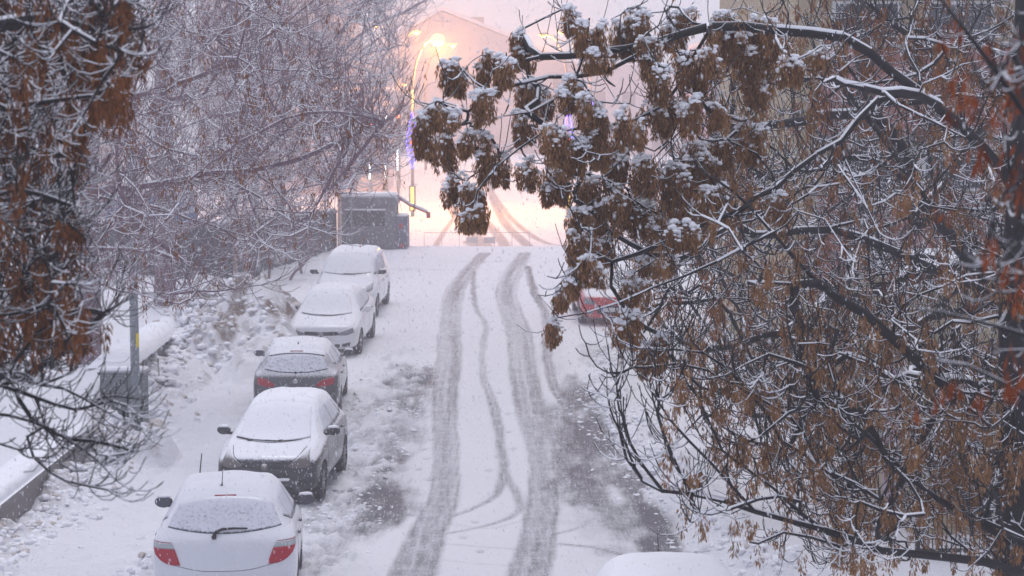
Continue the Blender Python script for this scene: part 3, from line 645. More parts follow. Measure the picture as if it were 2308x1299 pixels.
def car1():
    W, H, L = 1.72, 1.49, 3.95; X = (492 - CX) / 188
    t = thing('parked_car', 'white hatchback seen from behind, nearest of the parked row, with thin roof antenna', 'car', (X, 16.5 * K + L / 2, .0), R(0) + R(2.0), 'cars parked along the left kerb')
    b, bvh = car_body(HATCH, W, H, L, 'white1', t)
    # rear is +y in car space: turn whole car so rear faces camera
    t.rotation_euler.z = math.pi + R(5.5)
    patch(bvh, ([(-.66, 1.065), (-.35, 1.02), (0, 1.0), (.35, 1.02), (.66, 1.065)], [(-.545, 1.305), (-.3, 1.355), (0, 1.37), (.3, 1.355), (.545, 1.305)]), 'y', 1, .004, GLASS['rear1'], 'rear_window', t, 26, 12, .015)
    for s in (-1, 1):
        f = (lambda pl: pl) if s > 0 else mir
        lo = patch(bvh, (f([(.50, .66), (.62, .665), (.72, .71), (.785, .775)]), f([(.565, .835), (.65, .838), (.74, .842), (.815, .85)])), 'y', 1, .012, LIGHT['tail'], 'tail_light', t, 10, 8, .03)
        patch(bvh, (f([(.567, .84), (.815, .85)]), f([(.60, .90), (.81, .91)])), 'y', 1, .013, LIGHT['tailw'], 'clear_lens', lo, 10, 4, .03)
        patch(bvh, (f([(.602, .905), (.70, .908), (.81, .915)]), f([(.655, .985), (.70, 1.03), (.765, 1.05)])), 'y', 1, .012, LIGHT['tail_snow'], 'upper_lens', lo, 10, 8, .03)
    p = surf(bvh, 0, 1.40, 1); MB().box(-.13, .13, p.y - .02, p.y + .012, 1.385, 1.405, .006).build('brake_light', LIGHT['tail'], t)
    # tailgate shut line and bumper edge
    patch(bvh, ([(-.60, .665), (-.3, .60), (0, .59), (.3, .60), (.60, .665)], [(-.60, .672), (-.3, .607), (0, .597), (.3, .607), (.60, .672)]), 'y', 1, .003, M['black_plastic'], 'tailgate_gap', t, 20, 1, .004)
    pl, fy = plate(t, bvh, .40, 1, '')
    wiper(t, bvh, [(.11, .985), (.09, 1.02), (.02, 1.045), (-.10, 1.05), (-.27, 1.045)], 1, .022)
    MB().blob((.115, surf(bvh, .115, .97, 1).y + .02, .975), .03, .03, .03, 2).build('wiper_pivot', M['tip'], t, True)
    side_windows(t, bvh, L)
    for s in (-1, 1): mirror_(t, s * .80, -.62, 1.02, s, M['black_plastic'], 0)
    antenna(t, roof(bvh, .06, 1.18), .30, (-.08, .30)); roof_snow(t, bvh, W, -.1, 1.36, .035); wheels(t, W, L)
    MB().tube([(.50, -1.12, 1.02), (.48, -1.18, 1.35), (.46, -1.22, 1.56)], .010, 8, .007).build('wiper', M['tip'], t, True)
    m = MB(); q = surf(bvh, -.05, .47, 1)
    m.cyl((0.05, surf(bvh, .05, .52, 1).y + .003, .52), (0, 1, 0), .014, .012, 12); m.build('tow_eye_cover', M['tip'], t)
def front_face(t, bvh, kind):
    if kind == 'dark':
        patch(bvh, ([(-.60, .985), (-.3, .955), (0, .945), (.3, .955), (.60, .985)], [(-.50, 1.36), (-.3, 1.395), (0, 1.405), (.3, 1.395), (.50, 1.36)]), 'y', -1, .004, GLASS['front'], 'windscreen', t, 26, 14, .015)
        for s in (-1, 1):
            f = (lambda pl: pl) if s > 0 else mir
            patch(bvh, (f([(.36, .655), (.56, .62), (.70, .64)]), f([(.37, .675), (.55, .80), (.655, .875)])), 'y', -1, .012, LIGHT['head_snow'], 'headlight', t, 14, 8, .03)
            patch(bvh, (f([(.50, .355), (.66, .375)]), f([(.49, .44), (.64, .46)])), 'y', -1, .006, M['black_plastic'], 'fog_light_recess', t, 6, 5, .02)
        patch(bvh, ([(-.36, .635), (0, .615), (.36, .635)], [(-.36, .66), (0, .64), (.36, .66)]), 'y', -1, .006, M['dark'], 'grille_slot', t, 16, 2, .01)
        patch(bvh, ([(-.34, .47), (0, .455), (.34, .47)], [(-.37, .555), (0, .54), (.37, .555)]), 'y', -1, .006, M['dark'], 'grille', t, 18, 5, .02)
        patch(bvh, ([(-.46, .24), (0, .225), (.46, .24)], [(-.42, .33), (0, .315), (.42, .33)]), 'y', -1, .006, M['dark'], 'lower_grille', t, 18, 5, .02)
        p = surf(bvh, 0, .66, -1); MB().cyl((0, p.y - .01, .655), (0, 1, -.4), .055, .02, 24).build('emblem', LIGHT['head_snow'], t, True)
        s = MB().box(-.40, .40, surf(bvh, 0, .45, -1).y - .035, surf(bvh, 0, .45, -1).y + .06, .435, .475, .015).build('bumper_strip', M['snow_fine'], t, True)
        plate(t, bvh, .375, -1, '')
        wiper(t, bvh, [(-.60, .985), (-.36, .968), (-.02, .962)], -1, .012); wiper(t, bvh, [(-.10, .965), (.16, .958), (.48, .968)], -1, .012)
        for x in (-.36, .16): MB().blob((x, surf(bvh, x, .965, -1).y - .03, .975), .05, .02, .016, 2).build('wiper_pivot', M['tip'], t, True)
def car2():
    W, H, L = 1.72, 1.49, 4.05; s_ = 141.0; Y = 22.7 * K
    t = thing('parked_car', 'dark charcoal hatchback facing the camera under snow, second in the left row', 'car', ((622 - CX) / 139, Y + L / 2, 0), R(-2.5), 'cars parked along the left kerb')
    b, bvh = car_body(HATCH, W, H, L, 'dark', t, .26); front_face(t, bvh, 'dark'); side_windows(t, bvh, L)
    for s in (-1, 1): mirror_(t, s * .80, -.66, 1.03, s, M['black_plastic'], 0)
    roof_snow(t, bvh, W, -.18, 1.38, .05); antenna(t, roof(bvh, 0, 1.3), .12, (0, .5)); wheels(t, W, L)
    patch(bvh, ([(-.60, .90), (-.42, .735), (0, .71), (.42, .735), (.60, .90)], [(-.595, .908), (-.415, .744), (0, .719), (.415, .744), (.595, .908)]), 'y', -1, .003, M['dark'], 'bonnet_gap', t, 30, 1, .004)
def car3():
    W, H, L = 1.80, 1.48, 4.3; Y = 29.0 * K
    t = thing('parked_car', 'dark grey hatchback seen from behind with wide red tail lights, third in the left row', 'car', ((664 - CX) / 110, Y + L / 2, 0), math.pi + R(2.5), 'cars parked along the left kerb')
    b, bvh = car_body(HATCH, W, H, L, 'grey', t, .2, .2)
    patch(bvh, ([(-.64, 1.07), (-.35, 1.03), (0, 1.015), (.35, 1.03), (.64, 1.07)], [(-.56, 1.29), (-.3, 1.335), (0, 1.35), (.3, 1.335), (.56, 1.29)]), 'y', 1, .004, GLASS['rear3'], 'rear_window', t, 26, 12, .015)
    patch(bvh, ([(-.56, 1.30), (-.3, 1.345), (0, 1.36), (.3, 1.345), (.56, 1.30)], [(-.52, 1.335), (-.3, 1.37), (0, 1.385), (.3, 1.37), (.52, 1.335)]), 'y', 1, .012, M['black_plastic'], 'spoiler_edge', t, 26, 2, .02)
    for s in (-1, 1):
        f = (lambda pl: pl) if s > 0 else mir
        patch(bvh, (f([(.40, .76), (.56, .745), (.77, .79)]), f([(.46, .835), (.60, .895), (.765, .915)])), 'y', 1, .012, LIGHT['tail3'], 'tail_light', t, 14, 8, .03)
    MB().box(-.13, .13, surf(bvh, 0, 1.40, 1).y - .02, surf(bvh, 0, 1.40, 1).y + .015, 1.392, 1.412, .005).build('brake_light', LIGHT['tail3'], t)
    patch(bvh, ([(-.66, .60), (0, .57), (.66, .60)], [(-.66, .608), (0, .578), (.66, .608)]), 'y', 1, .003, M['dark'], 'tailgate_gap', t, 20, 1, .004)
    plate(t, bvh, .42, 1, ''); MB().blob((0, surf(bvh, 0, 1.02, 1).y + .01, 1.03), .018, .02, .03, 2).build('wiper_pivot', M['tip'], t, True)
    q = surf(bvh, 0, .86, 1); MB().cyl((0, q.y + .004, .86), (0, 1, .1), .055, .012, 24).build('emblem', M['chrome'], t, True)
    side_windows(t, bvh, L); roof_snow(t, bvh, W, -.1, 1.32, .04)
    for s in (-1, 1): mirror_(t, s * .85, -.65, 1.03, s, PAINT['grey'], 0)
    antenna(t, roof(bvh, 0, 1.1), .1, shark=True); wheels(t, W, L)
def car4():
    W, H, L = 1.82, 1.47, 4.25; Y = 35.4 * K; sc = F / Y
    t = thing('parked_car', 'white hatchback facing the camera, round emblem in dark grille, fourth in the row', 'car', ((735 - CX) / 91.5, Y + L / 2, 0), R(-2.5), 'cars parked along the left kerb')
    b, bvh = car_body(HATCH, W, H, L, 'white2', t, .22)
    patch(bvh, ([(-.64, .985), (-.3, .955), (0, .945), (.3, .955), (.64, .985)], [(-.50, 1.345), (-.3, 1.38), (0, 1.39), (.3, 1.38), (.50, 1.345)]), 'y', -1, .004, GLASS['front'], 'windscreen', t, 26, 14, .015)
    for s in (-1, 1):
        f = (lambda pl: pl) if s > 0 else mir
        patch(bvh, (f([(.40, .575), (.60, .56), (.78, .62)]), f([(.42, .625), (.60, .68), (.75, .735)])), 'y', -1, .012, LIGHT['head'], 'headlight', t, 14, 8, .03)
        patch(bvh, (f([(.50, .27), (.68, .29)]), f([(.50, .35), (.70, .385)])), 'y', -1, .006, M['black_plastic'], 'fog_light', t, 6, 5, .02)
    patch(bvh, ([(-.41, .57), (0, .56), (.41, .57)], [(-.41, .66), (0, .655), (.41, .66)]), 'y', -1, .006, M['dark'], 'grille', t, 18, 3, .02)
    patch(bvh, ([(-.44, .255), (0, .245), (.44, .255)], [(-.46, .35), (0, .34), (.46, .35)]), 'y', -1, .006, M['dark'], 'lower_grille', t, 18, 4, .02)
    p = surf(bvh, 0, .60, -1); e = MB().cyl((0, p.y - .012, .60), (0, 1, -.1), .068, .02, 28).build('emblem', LIGHT['head'], t, True)
    pl, fy = plate(t, bvh, .435, -1, '')
    text_on(pl, '34', .09, -.13, fy - .003, .435, M['ink']); text_on(pl, '0053', .09, .08, fy - .003, .435, M['ink'])
    wiper(t, bvh, [(-.60, .985), (-.36, .968), (-.02, .962)], -1, .010); wiper(t, bvh, [(-.10, .965), (.16, .958), (.48, .968)], -1, .010)
    side_windows(t, bvh, L)
    for s in (-1, 1): mirror_(t, s * .86, -.66, 1.03, s, PAINT['white2'], 0)
    roof_snow(t, bvh, W, -.18, 1.38, .04); wheels(t, W, L)
def car5():
    W, H, L = 1.83, 1.72, 4.4; Y = 40.6 * K
    t = thing('parked_van', 'tall white van facing the camera, last in the left row behind the white hatchback', 'van', ((782 - CX) / 80, Y + L / 2, 0), R(-2.5), 'cars parked along the left kerb')
    b, bvh = car_body(VAN, W, H, L, 'van', t, .24)
    patch(bvh, ([(-.68, 1.20), (-.3, 1.16), (0, 1.15), (.3, 1.16), (.68, 1.20)], [(-.60, 1.66), (-.3, 1.70), (0, 1.71), (.3, 1.70), (.60, 1.66)]), 'y', -1, .004, GLASS['front'], 'windscreen', t, 26, 14, .015)
    for s in (-1, 1):
        f = (lambda pl: pl) if s > 0 else mir
        patch(bvh, (f([(.48, .74), (.64, .73), (.80, .80)]), f([(.50, .80), (.64, .90), (.78, .97)])), 'y', -1, .012, LIGHT['head'], 'headlight', t, 14, 8, .03)
        mirror_(t, s * .88, -.95, 1.22, s, M['black_plastic'], 0)
    patch(bvh, ([(-.42, .50), (0, .49), (.42, .50)], [(-.44, .68), (0, .69), (.44, .68)]), 'y', -1, .006, M['dark'], 'grille', t, 18, 3, .02)
    patch(bvh, ([(-.70, .27), (0, .25), (.70, .27)], [(-.70, .46), (0, .45), (.70, .46)]), 'y', -1, .006, M['black_plastic'], 'bumper', t, 18, 4, .02)
    plate(t, bvh, .36, -1, ''); wiper(t, bvh, [(-.1, 1.17), (.2, 1.165), (.55, 1.18)], -1, .012)
    side_windows(t, bvh, L, van=True, z1=1.62); roof_snow(t, bvh, W, -.35, 1.9, .06); antenna(t, roof(bvh, 0, .0), .3, (0, .1)); wheels(t, W, L)
def car6():
    W, H, L = 1.70, 1.47, 3.9; Y = 39.6 * K
    t = thing('parked_car', 'red hatchback facing the camera at the right kerb behind the seed clusters', 'car', (1.78 + W / 2, Y + L / 2, .02), R(2), 'cars parked on the right')
    b, bvh = car_body(HATCH, W, H, L, 'red', t, .22)
    patch(bvh, ([(-.60, .985), (-.3, .955), (0, .945), (.3, .955), (.60, .985)], [(-.50, 1.345), (-.3, 1.38), (0, 1.39), (.3, 1.38), (.50, 1.345)]), 'y', -1, .004, GLASS['front'], 'windscreen', t, 26, 14, .015)
    for s in (-1, 1):
        f = (lambda pl: pl) if s > 0 else mir
        patch(bvh, (f([(.42, .60), (.60, .58), (.72, .62)]), f([(.43, .67), (.58, .74), (.68, .79)])), 'y', -1, .012, LIGHT['head'], 'headlight', t, 14, 8, .03)
        patch(bvh, (f([(.48, .30), (.64, .32)]), f([(.48, .42), (.64, .44)])), 'y', -1, .006, LIGHT['head'], 'fog_light', t, 6, 5, .02)
        mirror_(t, s * .80, -.66, 1.03, s, PAINT['red'], 0)
    patch(bvh, ([(-.36, .33), (0, .32), (.36, .33)], [(-.38, .55), (0, .56), (.38, .55)]), 'y', -1, .006, M['dark'], 'grille', t, 18, 3, .02)
    plate(t, bvh, .45, -1, ''); side_windows(t, bvh, L); roof_snow(t, bvh, W, -.18, 1.38, .06); wheels(t, W, L)
def car7():
    W, H, L = 1.72, 1.50, 4.0
    t = thing('parked_car', 'snow covered silver car roof with a short antenna at the bottom edge of the picture', 'car', (1.45, 16.4, 0), R(-1), 'cars parked on the right')
    b, bvh = car_body(HATCH, W, H, L, 'silver', t)
    patch(bvh, ([(-.60, .985), (-.3, .955), (0, .945), (.3, .955), (.60, .985)], [(-.50, 1.36), (-.3, 1.395), (0, 1.405), (.3, 1.395), (.50, 1.36)]), 'y', -1, .004, GLASS['front'], 'windscreen', t, 26, 14, .015)
    side_windows(t, bvh, L); roof_snow(t, bvh, W * 1.12, -.18, 1.42, .045)
    for s in (-1, 1): mirror_(t, s * .80, -.66, 1.03, s, M['black_plastic'], 0)
    antenna(t, roof(bvh, -.05, 1.25), .24, (-.06, .25)); wheels(t, W, L)
    for s in (-1, 1):
        f = (lambda pl: pl) if s > 0 else mir
        patch(bvh, (f([(.36, .655), (.56, .62), (.70, .64)]), f([(.37, .675), (.55, .80), (.655, .875)])), 'y', -1, .012, LIGHT['head'], 'headlight', t, 14, 8, .03)
for f_ in (car1, car2, car3, car4, car5, car6, car7): f_()
for o in list(COL.objects):
    if o.parent is None and o.get('group', '').startswith('cars parked'):
        y = o.location.y; z0, z1 = float(ZP(y - 1.25)), float(ZP(y + 1.25)); pt = math.atan2(z1 - z0, 2.5)
        o.location.z = (z0 + z1) / 2 + .01; o.rotation_euler.x = pt if abs(o.rotation_euler.z) < 1 else -pt

# ------------------------------------------------------------------ street lamps beyond the crest
M['sodium'] = mat('sodium_lamp', (1, .7, .3), .5, emit=(1.0, .60, .14), estr=3.2)
M['sodium_dim'] = mat('dim_sodium_lamp', (1, .7, .3), .5, emit=(1.0, .50, .10), estr=1.2)
M['blue_led'] = mat('blue_led', (.1, .1, 1), .5, emit=(.13, .10, 1.0), estr=6)
M['white_led'] = mat('white_led', (.8, .9, 1), .5, emit=(.85, .92, 1.0), estr=5)
M['red_led'] = mat('red_led', (1, .1, .05), .5, emit=(1.0, .10, .04), estr=10)
M['yellow_panel'] = mat('yellow_light_panel', (1, .8, .1), .5, emit=(1.0, .72, .10), estr=2.6)
def street_lamp(u, v, d, ub, vb, label, lit=True, power=900, motif=True, panel=True, arm=None, group='street lamps beyond the crest'):
    """pole base at depth d under pixel (u, v of the base); bulb at pixel ub, vb"""
    x = (u - CX) / F * d * K; y = d * K; zb = float(base_z(np.array([y]))[0]); t = thing('street_lamp', label, 'street lamp', (x, y, zb), 0, group)
    bp_ = P(ub, vb, d); hx, hz = bp_[0] - x, bp_[2] - zb
    sh = MB(); zt = hz * .72
    sh.tube([(0, 0, 0), (0, 0, zt * .5), (0, 0, zt)], .11, 12, .08).build('pole', M['polemetal'], t, True)
    pts = [np.array(p) for p in ((0, 0, zt), (hx * .15, 0, zt + (hz - zt) * .5), (hx * .5, 0, zt + (hz - zt) * .92), (hx, 0, hz + .12))]
    MB().tube([tuple(p) for p in crvpts(pts, 5)], .07, 10, .05).build('arm', M['polemetal'], t, True)
    h = MB(); h.blob((hx, 0, hz + .10), .34, .17, .10, 3).build('lamp_head', M['polemetal'], t, True)
    b_ = MB(); b_.blob((hx, 0, hz), (.40 if power > 4000 else .2) if lit else .13, .22, (.36 if power > 4000 else .18) if lit else .08, 3).build('bulb', M['sodium'] if lit else M['sodium_dim'], t, True)
    if motif:
        zc = hz * .42
        mo = MB(); 
        for s in (-1, 1):
            pl = [(s * .04, -.16, zc - 1.5), (s * .22, -.16, zc - .7), (s * .33, -.16, zc), (s * .22, -.16, zc + .8), (s * .02, -.16, zc + 1.8)]
            mo.tube([tuple(p) for p in crvpts([np.array(p) for p in pl], 5)], .035, 6)
            for k in range(6):
                z = zc - .9 + k * .33; mo.tube([(s * .28 * (1 - abs(k - 2.5) * .12), -.16, z), (0, -.17, z + .2)], .014, 5)
        m_ = mo.build('light_motif', M['blue_led'], t, True); MB().blob((.02, -.2, zc), .12, .06, .12, 2).build('centre_star', M['red_led'], m_, True)
    if panel:
        p = MB().box(-.20, .20, -.34, -.13, .3, 1.85, .02).build('advert_box', M['polemetal'], t); MB().box(-.085, .085, -.36, -.342, .4, 1.75).build('lit_panel', M['yellow_panel'], p)
    if power:
        l = bpy.data.lights.new('lamp_light', 'POINT'); l.energy = power * (2.3 if power > 4000 else 1.35); l.color = (1.0, .36, .06); l.shadow_soft_size = .35
        o = bpy.data.objects.new('lamp_light', l); COL.objects.link(o); o.parent = t; o.location = (hx, 0, hz - .45)
street_lamp(930, 490, 87, 988, 92, 'tall street lamp with blue light motif and the brightest orange bulb', power=4200)
street_lamp(1280, 490, 88, 1225, 83, 'right street lamp with arched arm and blue motif behind the seed clusters', lit=False, power=1092)
street_lamp(900, 450, 104, 942, 74, 'street lamp with arched arm, left of and behind the brightest lamp', power=1092, motif=False, panel=False)
street_lamp(960, 430, 118, 1022, 103, 'farther street lamp whose bulb shows just right of the brightest lamp', power=1092, motif=False, panel=False)
street_lamp(1330, 450, 108, 1264, 76, 'faint far street lamp on the right with a high arched arm', lit=False, power=1092, motif=True, panel=False)
street_lamp(880, 420, 125, 914, 192, 'dim low street lamp seen through the left twigs', lit=False, power=672, motif=False, panel=False)
street_lamp(800, 470, 98, 850, 60, 'street lamp hidden among the left twigs above the kiosk', lit=False, power=924, motif=False, panel=False)
def light_bar(u, v0, v1, d, label):
    a, b_ = P(u, v0, d), P(u, v1, d); z0 = float(base_z(np.array([a[1]]))[0])
    t = thing('light_bar', label, 'string light', (a[0], a[1], z0), 0, 'vertical white string lights')
    MB().tube([(0, .1, 0), (0, .1, a[2] - z0 + .2)], .06, 8).build('pole', M['polemetal'], t, True)
    m = MB(); n = 9
    for i in range(n): m.blob((0, -.05, b_[2] - z0 + (a[2] - b_[2]) * i / (n - 1)), .06, .05, .075, 1)
    m.build('light_string', M['white_led'], t, True)
light_bar(896, 340, 382, 95, 'rightmost of the three white vertical light strings'); light_bar(868, 362, 397, 93, 'middle of the three white vertical light strings'); light_bar(833, 368, 402, 92, 'leftmost of the three white vertical light strings')
def signal(u, v, d, m, label):
    a = P(u, v, d); z0 = float(base_z(np.array([a[1]]))[0]); t = thing('traffic_light', label, 'traffic light', (a[0], a[1], z0), 0, 'traffic signals on the far street')
    MB().tube([(0, 0, 0), (0, 0, a[2] - z0 + .3)], .07, 8).build('pole', M['polemetal'], t, True)
    MB().box(-.16, .16, -.2, -.075, a[2] - z0 - .55, a[2] - z0 + .3, .02).build('housing', M['black_plastic'], t)
    MB().blob((0, -.22, a[2] - z0), .11, .05, .11, 2).build('lens', m, t, True)
signal(837, 277, 92, M['red_led'], 'traffic light showing red among the left twigs'); signal(872, 265, 96, M['white_led'], 'pale white signal beside the red traffic light'); signal(898, 263, 99, M['red_led'], 'farther red traffic light near the blue motif')

# low fence at the far junction
def junction_fence():
    t = thing('guard_rail', 'low pale guard rail with red boards at the far junction', 'guard rail', (0, 74.5 * K, -1.05)); M['rail'] = mat('pale_rail', (.8, .72, .68), .5)
    MB().tube([(-4.5, 0, .95), (.9, 0, .95)], .018, 8).build('rail', M['rail'], t, True)
    for i in range(7): MB().tube([(-4.5 + i * .9, 0, -.1), (-4.5 + i * .9, 0, .95)], .018, 8).build('post', M['rail'], t, True)
    for x in (-2.35, -1.45): MB().box(x, x + .6, -.06, -.03, .40, .72, .01).build('board', M['rail'], t)
junction_fence()

# ------------------------------------------------------------------ buildings
M['render_hazed'] = mat('hazed_render', (.58, .54, .56), .9, noise=.08, nscale=2); M['render_grey'] = mat('grey_render', (.36, .34, .36), .9, noise=.08, nscale=2)  # pale tone of the distant houses has haze fade mixed into the colour
M['beige'] = mat('beige_render', (.42, .34, .22), .9, noise=.10, nscale=3, bump=.2); M['pink'] = mat('pink_brown_render', (.30, .125, .105), .9, noise=.14, nscale=4, bump=.2)
M['lilac'] = mat('lilac_render', (.45, .36, .46), .9, noise=.1, nscale=3); M['window'] = mat('dark_window', (.05, .06, .08), .15); M['window_hazed'] = mat('hazed_window', (.20, .20, .23), .3); M['white_frame'] = mat('white_frame', (.7, .7, .7), .5)  # distant panes lightened, their colour carries part of the haze
def block(name, label, x0, x1, y0, y1, z0, z1, mt, cols, rows, ww, wh, sill=1.0, gable=None, cat='building', chim=None):
    y0, y1 = y0 * K, y0 * K + (y1 - y0); t = thing(name, label, cat, ((x0 + x1) / 2, y0, z0)); hw = (x1 - x0) / 2; H = z1 - z0; D = y1 - y0
    MB().box(-hw, hw, 0, D, -.5, H).build('wall', mt, t)
    if gable:
        xr, hg = gable; m = MB(); m.poly_prism([(-hw, H + .003), (hw, H + .003), (xr, H + hg)], .0, D); m.build('gable', mt, t)
        m = MB(); m.poly_prism([(-hw - .8, H - .30), (-hw - .8, H), (xr, H + hg + .5), (hw + .8, H), (hw + .8, H - .30), (xr, H + hg + .1)], -.5, D + .5); rf = m.build('roof', M['snow'], t)
        if chim: MB().box(chim[0], chim[1], 1.5, 2.6, chim[2], chim[3]).build('chimney', M['render_grey'], rf)
    else:
        MB().box(-hw - .2, hw + .2, -.2, D + .2, H + .003, H + .25, .03).build('roof', M['snow'], t)
    for r in range(rows):
        for c in range(cols):
            xc = -hw + (c + .5) * 2 * hw / cols; zc = sill + r * (H - sill) / rows
            f = MB().box(xc - ww / 2 - .08, xc + ww / 2 + .08, -.06, .0, zc - .08, zc + wh + .08).build('window', M['white_frame'], t)
            MB().box(xc - ww / 2, xc + ww / 2, -.075, -.062, zc, zc + wh).build('pane', M['window_hazed'], f)
    return t
block('gabled_house', 'large pale house with snowy gable roof and chimney fading above the street', P(800, 250, 150)[0], P(1300, 250, 150)[0], 148, 162, 1.5, 6 + (255 - 150) / 21.9, M['render_hazed'], 6, 3, 1.3, 1.5, gable=(P(1000, 250, 150)[0] - (P(800, 250, 150)[0] + P(1300, 250, 150)[0]) / 2, 5.4), chim=(0.6, 1.9, 9.0, 14.2))
block('apartment_building', 'tall grey apartment block behind the left twigs', -24, -12.5, 112, 124, 1.0, 24, M['render_grey'], 5, 7, 1.3, 1.5)
block('apartment_building', 'long low pale building across the far street behind the kiosk', -18, -8.6, 100, 108, .4, 7.5, M['render_hazed'], 6, 2, 1.2, 1.4)
block('house', 'pale flat roofed house right of the gabled house', 6.9, 24, 140, 150, 1.5, 10.6, M['render_hazed'], 6, 2, 1.3, 1.5)
block('apartment_building', 'lilac apartment block far behind the right hand trees', 9.2, 17, 68, 80, -1.2, 9.2, M['lilac'], 5, 3, 1.2, 1.4)
block('apartment_building', 'pale house on the far left behind the yard', -34, -18.5, 60, 72, .5, 11, M['render_grey'], 6, 3, 1.2, 1.4)
def right_building():
    y0 = 30.0 * K; s = F / y0; X0 = 5.78
    t = thing('apartment_building', 'beige apartment building with pink brown balcony panels behind the right trees', 'building', (X0, y0, 0))
    W_ = 12
    MB().box(0, W_, 0, 14, -.3, 13).build('wall', M['beige'], t)
    for k, z in enumerate((2.6, 5.55, 8.5)):
        a = MB().box(.5, 3.2, -.35, -.003, z, z + 1.75, .01).build('balcony_panel', M['pink'], t)
        MB().box(3.4, 6.4, -.35, -.003, z, z + 1.75, .01).build('balcony_panel', M['pink'], t)
        MB().box(.45, 6.45, -.40, -.003, z - .16, z - .003, .01).build('balcony_slab', M['concrete'], t)
        for i in (0, 1, 2):
            f = MB().box(.75 + i * 1.9, 2.15 + i * 1.9, -.05, -.003, z + 1.8, z + 2.72).build('window', M['white_frame'], t); MB().box(.82 + i * 1.9, 2.08 + i * 1.9, -.065, -.053, z + 1.86, z + 2.66).build('pane', M['window'], f)
    for i in range(3): MB().tube([(.45, -.38, 7.42 + i * .0 + .12 * i), (6.4, -.38, 7.42 + .12 * i)], .018, 6).build('railing', M['white_frame'], t)
    g = thing('garage', 'low beige outbuilding with dark door behind the right hand branches', 'building', (5.75, 20.6 * K, 0)); 
    MB().box(0, 7, 0, 5, -.3, 3.5).build('wall', M['beige'], g); MB().box(-.15, 7.15, -.15, 5.15, 3.503, 3.72, .04).build('roof', M['snow'], g)
    MB().box(-.03, -.003, .8, 2.0, .1, 2.2, .0).build('door', M['lilac'], g)
    f = MB().box(1.4, 2.6, -.04, -.003, 1.2, 2.3).build('window', M['white_frame'], g); MB().box(1.48, 2.52, -.055, -.043, 1.28, 2.22).build('pane', M['window'], f)
    # metal gate
    x0 = (2062 - CX) / 166; q = thing('metal_gate', 'dark metal bar gate under the branches at the bottom right', 'gate', (x0, 19.3 * K, .0))
    fr = MB(); fr.box(-.03, .03, -.03, .03, -.2, 1.35); fr.box(.93, .99, -.03, .03, -.2, 1.35); fr.box(.032, .928, -.02, .02, 1.25, 1.3); fr.box(.032, .928, -.02, .02, .1, .15); fr.box(.032, .928, -.02, .02, .72, .76); fr.build('gate_frame', M['tip'], q)
    for i in range(14): MB().tube([(.07 + i * .063, -.028, .0), (.07 + i * .063, -.028, 1.3)], .009, 6).build('bar', M['tip'], q)
    MB().box(-.04, 1.0, -.04, .04, 1.352, 1.40, .02).build('snow_cap', M['snow'], q, True)
right_building()

